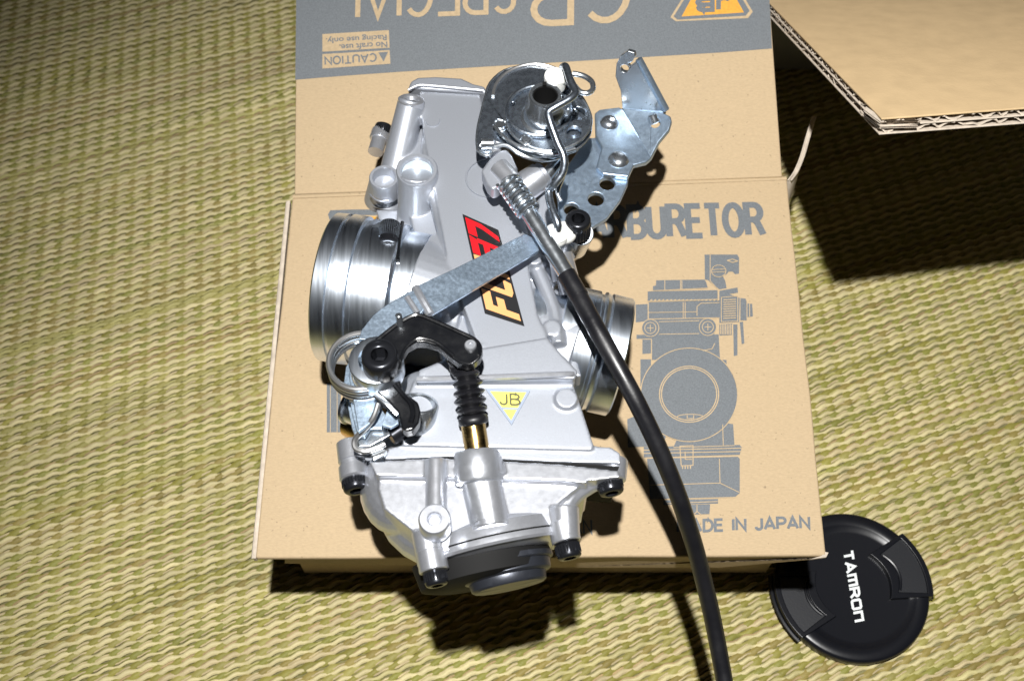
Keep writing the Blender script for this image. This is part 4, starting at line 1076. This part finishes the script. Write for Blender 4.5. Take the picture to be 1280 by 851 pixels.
    b = MB(); a0, a1, a2 = C4(666, 662, 151), C4(676, 780, 149), P(612, 652, 147)
    b.lathe(a0, a1 - a0, [(0, 4.4), (0, 6.6), (.6, 7.1), (9.0, 7.6), (9.8, 7.2), (10.2, 6.2)], 44); b.build('pump_sleeve', 'satin', t, smooth=40)
    b = MB(); b.cyl(a1 - (a1 - a0).normalized() * .5, a2, 5.7, 6.0, 40); b.build('pump_barrel', 'satin', t)
    b = MB(); b.ball(C4(598, 305, 160), 3.6); b.cyl(C4(560, 262, 164), C4(600, 310, 160), 2.0, 2.4); b.build('boot_neck', 'rubber', t)

    # ---------------- stickers
    h = 150.35
    q = [P(578, 267.5, h), P(623, 287.5, h), P(655.5, 407.5, h), P(606, 391.5, h)]   # TL TR BR BL
    b = MB(); b.poly(q, (0, 0, -.18)); st = b.build('name_sticker', 'sticker_black', t, smooth=None)
    TL, TR, BR, BL = [p + Vector((0, 0, .06)) for p in q]
    def S(s, v):   # s along the reading direction (bottom to top), v across (0 = foot on the right, 1 = head on the left)
        lo_ = BR.lerp(BL, v); hi = TR.lerp(TL, v)
        return lo_.lerp(hi, s)
    def glyph(polys, s0, s1, m):
        b = MB()
        for j, pl_ in enumerate(polys): sheet(b, [S(s0 + (s1 - s0) * x, .06 + .88 * y) + Vector((0, 0, .01 * j)) for x, y in pl_])
        b.build('sticker_lettering', m, st, smooth=None)
    w = .33
    glyph([[(0, 0), (w, 0), (w + .04, 1), (.04, 1)], [(w, .74), (1, .74), (1, 1), (w, 1)], [(w, .36), (.82, .36), (.82, .60), (w, .60)]], .04, .25, 'sticker_peach')
    glyph([[(0, .08), (w, 0), (w, 1), (0, .92)], [(w, .76), (1, .76), (.92, 1), (w, 1)], [(w, 0), (.92, 0), (1, .24), (w, .24)]], .27, .43, 'sticker_peach')
    glyph([[(0, 0), (w, 0), (w, 1), (0, 1)], [(w, .76), (1, .76), (.94, 1), (w, 1)], [(.74, .45), (1, .45), (1, .76), (.74, .76)], [(w, .40), (.95, .40), (.95, .58), (w, .58)], [(.6, 0), (.95, 0), (.74, .40), (.45, .40)]], .46, .60, 'sticker_peach')
    glyph([[(0, .76), (.9, .76), (1, 1), (0, 1)], [(.74, 0), (1, 0), (1, .76), (.74, .76)], [(.15, .40), (.74, .40), (.74, .60), (.15, .60)], [(0, 0), (.74, 0), (.74, .24), (0, .24)]], .605, .79, 'sticker_red')
    glyph([[(0, .72), (1, .72), (1, 1), (0, 1)], [(.66, .5), (1, .5), (1, .72), (.70, .72)], [(.30, 0), (.64, 0), (1, .5), (.66, .5)]], .805, .975, 'sticker_red')
    # triangle badge
    h = 150.1
    a_, b_, c_ = P(607, 486, h), P(663, 487.5, h), P(639.5, 531, h)
    cen = (a_ + b_ + c_) / 3
    def tri(s, dz): return [cen + (p - cen) * s + Vector((0, 0, dz)) for p in (a_, b_, c_)]
    b = MB(); b.poly(tri(1.0, 0), (0, 0, -.15)); bd = b.build('badge', 'sticker_grey', t, smooth=None)
    b = MB(); i_ = tri(.80, .05)
    cut = lambda s: (i_[0].lerp(i_[2], s), i_[1].lerp(i_[2], s))
    l1, r1 = cut(.56); l2, r2 = cut(.63)
    sheet(b, [i_[0], i_[1], r1, l1]); sheet(b, [l2, r2, i_[2]]); b.build('badge_fill', 'sticker_yellow', bd, smooth=None)
    b = MB(); write(b, 'JB', P(625, 506, h + .12), P(650, 507, h + .12), P(624.5, 491, h + .12), .12); b.build('badge_lettering', 'badge_ink', bd, smooth=None)
carburetor()
